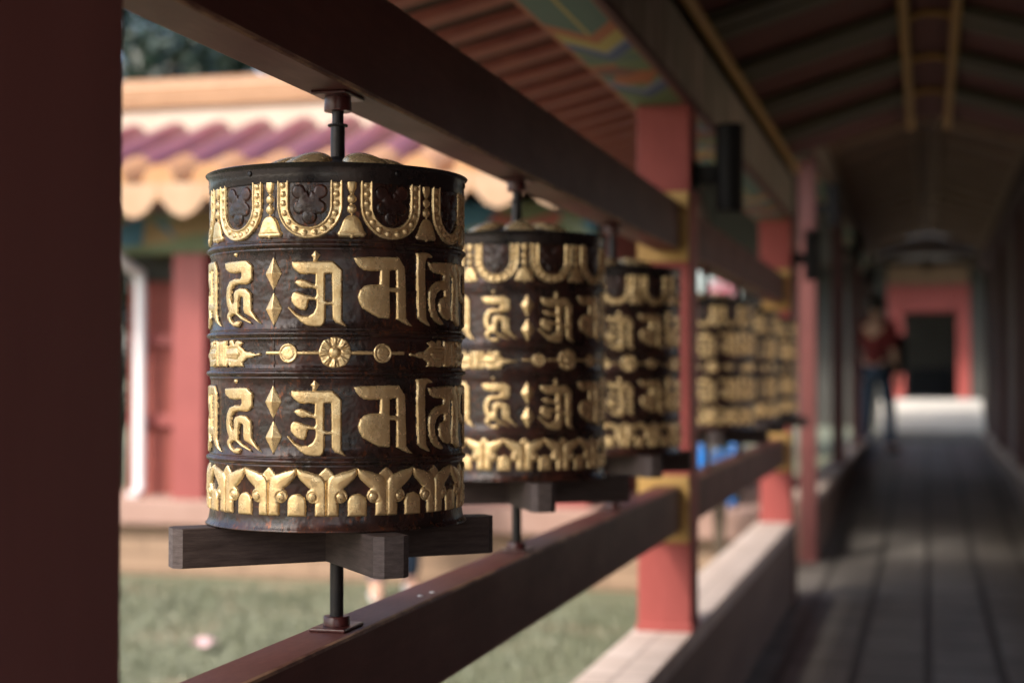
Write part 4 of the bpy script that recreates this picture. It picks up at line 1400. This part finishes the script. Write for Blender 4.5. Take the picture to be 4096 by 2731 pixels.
shrub(-5.35, 9.3, 1.9, 0.55, 3600, 21, "dark tall shrub growing by the white downpipe corner")
shrub(-6.3, 9.6, 1.5, 0.6, 3000, 22, "dark low shrub left of the hall corner")

r = thing('flowering_plant', (-1.02, 7.95, GZ), "thin stemmed plant with a pink blossom cluster beside the hall corner", 'plant')
bm = bmesh.new()
for k in range(4):
    tube(bm, [(0, 0, 0), (0.03 * (k - 1.5), 0.02, 0.8), (0.05 * (k - 1.5), 0.0, 1.62)], [.012, .009, .005], 6)
obj('stems', bm, M['bark'], r)
obj('blossom', leaf_cloud([((0.0, 0, 1.60), 0.055), ((0.05, 0, 1.57), 0.045), ((-0.03, 0.02, 1.55), 0.04)], 260, 0.018, 31, 1.0), M['pinkpetal'], r)
obj('leaves', leaf_cloud([((0.0, 0, 1.2), 0.12), ((0.02, 0, 0.9), 0.13), ((0, 0, 0.6), 0.13)], 260, 0.03, 32, 1.0), M['leaf'], r)

# blue bin beside the hall
r = thing('storage_bin', (-1.17, 8.75, H(-0.72)), "bright blue plastic bin with pale lid standing on the hall ledge", 'bin')
box(bm := bmesh.new(), -0.17, 0.17, -0.14, 0.14, 0.0, 0.32, 0.015)
for v in bm.verts:
    q = 0.86 + 0.14 * v.co.z / 0.32
    v.co.x *= q; v.co.y *= q
obj('bin_body', bm, M['blue'], r)
boxo('rim', -0.18, 0.18, -0.15, 0.15, 0.3205, 0.34, M['blue'], r, 0.006)
boxo('lid', -0.175, 0.175, -0.145, 0.145, 0.3405, 0.36, M['white'], r, 0.008)

# scrap of pink paper on the grass
bm = bmesh.new()
bmesh.ops.create_grid(bm, x_segments=8, y_segments=8, size=0.05)
g = random.Random(4)
for v in bm.verts:
    v.co.z = 0.03 + 0.02 * math.sin(v.co.x * 60) * math.cos(v.co.y * 47) + g.uniform(-.004, .004)
bmesh.ops.solidify(bm, geom=bm.faces[:], thickness=0.002)
o = obj('paper_scrap', bm, M['palepink'])
o.location = (-2.93, 6.02, GZ + 0.02)
tag(o, "crumpled pale pink paper scrap lying on the grass", 'paper')

# ------------------------------------------------------------------ people
def skin_mesh(name, verts, edges, radii, mat, parent, sub=2, root=0):
    me = bpy.data.meshes.new(name)
    me.from_pydata(verts, edges, [])
    o = bpy.data.objects.new(name, me)
    COL.objects.link(o)
    sk = o.modifiers.new("skin", 'SKIN')
    for i, rr in enumerate(radii):
        sv = me.skin_vertices[0].data[i]
        sv.radius = rr if hasattr(rr, '__len__') else (rr, rr)
        sv.use_root = (i == root)
    sk.use_smooth_shade = True
    ss = o.modifiers.new("sub", 'SUBSURF')
    ss.levels = ss.render_levels = sub
    dg = bpy.context.evaluated_depsgraph_get()
    m2 = bpy.data.meshes.new_from_object(o.evaluated_get(dg))
    bpy.data.objects.remove(o)
    m2.name = name
    m2.materials.clear()
    m2.materials.append(mat)
    n = bpy.data.objects.new(name, m2)
    COL.objects.link(n)
    n.parent = parent
    smooth(n)
    return n


def person(loc, rz, label, shirt, legs, shoe, hgt=1.70, stride=0.10):
    s = hgt / 1.70
    root = thing('person', loc, label, 'person', rz=rz)
    # faces -Y locally
    P = {'pel': (0, 0, .93), 'wst': (0, 0, 1.08), 'chs': (0, .005, 1.27), 'nck': (0, .01, 1.44), 'hd0': (0, -.005, 1.53), 'hd1': (0, -.01, 1.62), 'hd2': (0, 0, 1.67)}
    E, V, Rr, N = [], [], [], {}

    def add(k, p, r):
        N[k] = len(V); V.append(tuple(c * s for c in p)); Rr.append(tuple(c * s for c in r) if hasattr(r, '__len__') else r * s)

    for k, r in (('pel', (.15, .10)), ('wst', (.125, .09)), ('chs', (.15, .10)), ('nck', (.055, .055)), ('hd0', (.065, .075)), ('hd1', (.078, .095)), ('hd2', (.055, .07))):
        add(k, P[k], r)
    for a, b in (('pel', 'wst'), ('wst', 'chs'), ('chs', 'nck'), ('nck', 'hd0'), ('hd0', 'hd1'), ('hd1', 'hd2')): E.append((N[a], N[b]))
    for sx, st_ in ((-1, -stride), (1, stride)):
        q = str(sx)
        add('hip' + q, (sx * .09, 0, .88), .085); add('kne' + q, (sx * .10, st_ * .6 - .02, .48), .058); add('ank' + q, (sx * .10, st_ * 1.1 + .02, .09), .04); add('toe' + q, (sx * .11, st_ * 1.1 - .15, .035), .032)
        for a, b in (('pel', 'hip' + q), ('hip' + q, 'kne' + q), ('kne' + q, 'ank' + q), ('ank' + q, 'toe' + q)): E.append((N[a], N[b]))
        add('sho' + q, (sx * .18, .01, 1.38), .055); add('elb' + q, (sx * .235, .03 - st_ * .2, 1.10), .042); add('wri' + q, (sx * .24, -.05 - st_ * .4, .87), .028); add('plm' + q, (sx * .24, -.06 - st_ * .4, .80), .03)
        for a, b in (('chs', 'sho' + q), ('sho' + q, 'elb' + q), ('elb' + q, 'wri' + q), ('wri' + q, 'plm' + q)): E.append((N[a], N[b]))
        for f in range(4):
            k0, k1 = 'f%d%s' % (f, q), 'g%d%s' % (f, q)
            L = (.065, .08, .085, .075)[f]
            px, py, pz = P2 = (sx * .24, -.06 - st_ * .4 - .03 + .02 * f, .775)
            add(k0, (px, py, pz), .010); add(k1, (px - sx * .012, py - .01, pz - L), .008)
            E.append((N['plm' + q], N[k0])); E.append((N[k0], N[k1]))
        add('t0' + q, (sx * .225, -.105 - st_ * .4, .80), .011); add('t1' + q, (sx * .215, -.125 - st_ * .4, .75), .009)
        E.append((N['plm' + q], N['t0' + q])); E.append((N['t0' + q], N['t1' + q]))
    skin_mesh('body', V, E, Rr, M['skin'], root)
    # shirt
    ks = ['pel', 'wst', 'chs', 'sho-1', 'elb-1', 'sho1', 'elb1']
    rr = [(.168, .118), (.142, .105), (.168, .118), .072, .056, .072, .056]
    low = (0, 0, .90 * s)
    vv = [V[N[k]] for k in ks]
    vv[0] = low
    skin_mesh('shirt', vv, [(0, 1), (1, 2), (2, 3), (3, 4), (2, 5), (5, 6)], [tuple(c * s for c in x) if hasattr(x, '__len__') else x * s for x in rr], shirt, root)
    ks = ['pel', 'hip-1', 'kne-1', 'ank-1', 'hip1', 'kne1', 'ank1']
    rr = [(.158, .108), .096, .07, .055, .096, .07, .055]
    skin_mesh('trousers', [V[N[k]] for k in ks], [(0, 1), (1, 2), (2, 3), (0, 4), (4, 5), (5, 6)], [tuple(c * s for c in x) if hasattr(x, '__len__') else x * s for x in rr], legs, root)
    for sx in ('-1', '1'):
        a, b = V[N['ank' + sx]], V[N['toe' + sx]]
        skin_mesh('shoe', [(a[0], a[1] + .05, .035 * s), (a[0], a[1] - .02, .045 * s), b], [(0, 1), (1, 2)], [.042 * s, .046 * s, .036 * s], shoe, root)
    # hair cap and face features
    bm = bmesh.new()
    bmesh.ops.create_uvsphere(bm, u_segments=20, v_segments=14, radius=1)
    for v in bm.verts:
        v.co = Vector((v.co.x * .088, v.co.y * .104 + .012, v.co.z * .115 + 1.615)) * s
    dl = [v for v in bm.verts if v.co.y < -.035 * s and v.co.z < 1.645 * s or v.co.z < 1.53 * s]
    bmesh.ops.delete(bm, geom=dl, context='VERTS')
    smooth(obj('hair', bm, M['hair'], root))
    for sx in (-1, 1):
        e = obj('eye', lathe(bmesh.new(), [(.0001, -.008), (.008, -.004), (.009, 0), (.008, .004), (.0001, .008)], 10), M['hair'], root)
        e.location = (sx * .03 * s, -.092 * s, 1.60 * s)
    return root


person((-0.50, 16.9, 0.21), R(150), "person in dark red shirt and blue jeans standing at the left of the far walkway", M['shirt_red'], M['jeans'], M['shoe_dark'], 1.66)
r = thing('backpack', (-0.31, 16.9, 1.06), "black backpack on the person in the dark red shirt", 'backpack')
bm = box(bmesh.new(), -0.10, 0.10, -0.15, 0.15, -0.02, 0.40, 0.06, 3)
smooth(obj('bag', bm, M['black'], r))
bm = bmesh.new()
for sy in (-0.10, 0.10):
    tube(bm, [(-0.09, sy, 0.02), (-0.19, sy, 0.10), (-0.22, sy, 0.28), (-0.12, sy, 0.39), (-0.09, sy, 0.36)], 0.012, 8)
obj('strap', bm, M['black'], r)

person((-2.68, 7.72, GZ), R(25), "person in white shirt and jeans standing on the lawn behind the nearest wheel", M['shirt_white'], M['jeans'], M['shoe'], 1.66)
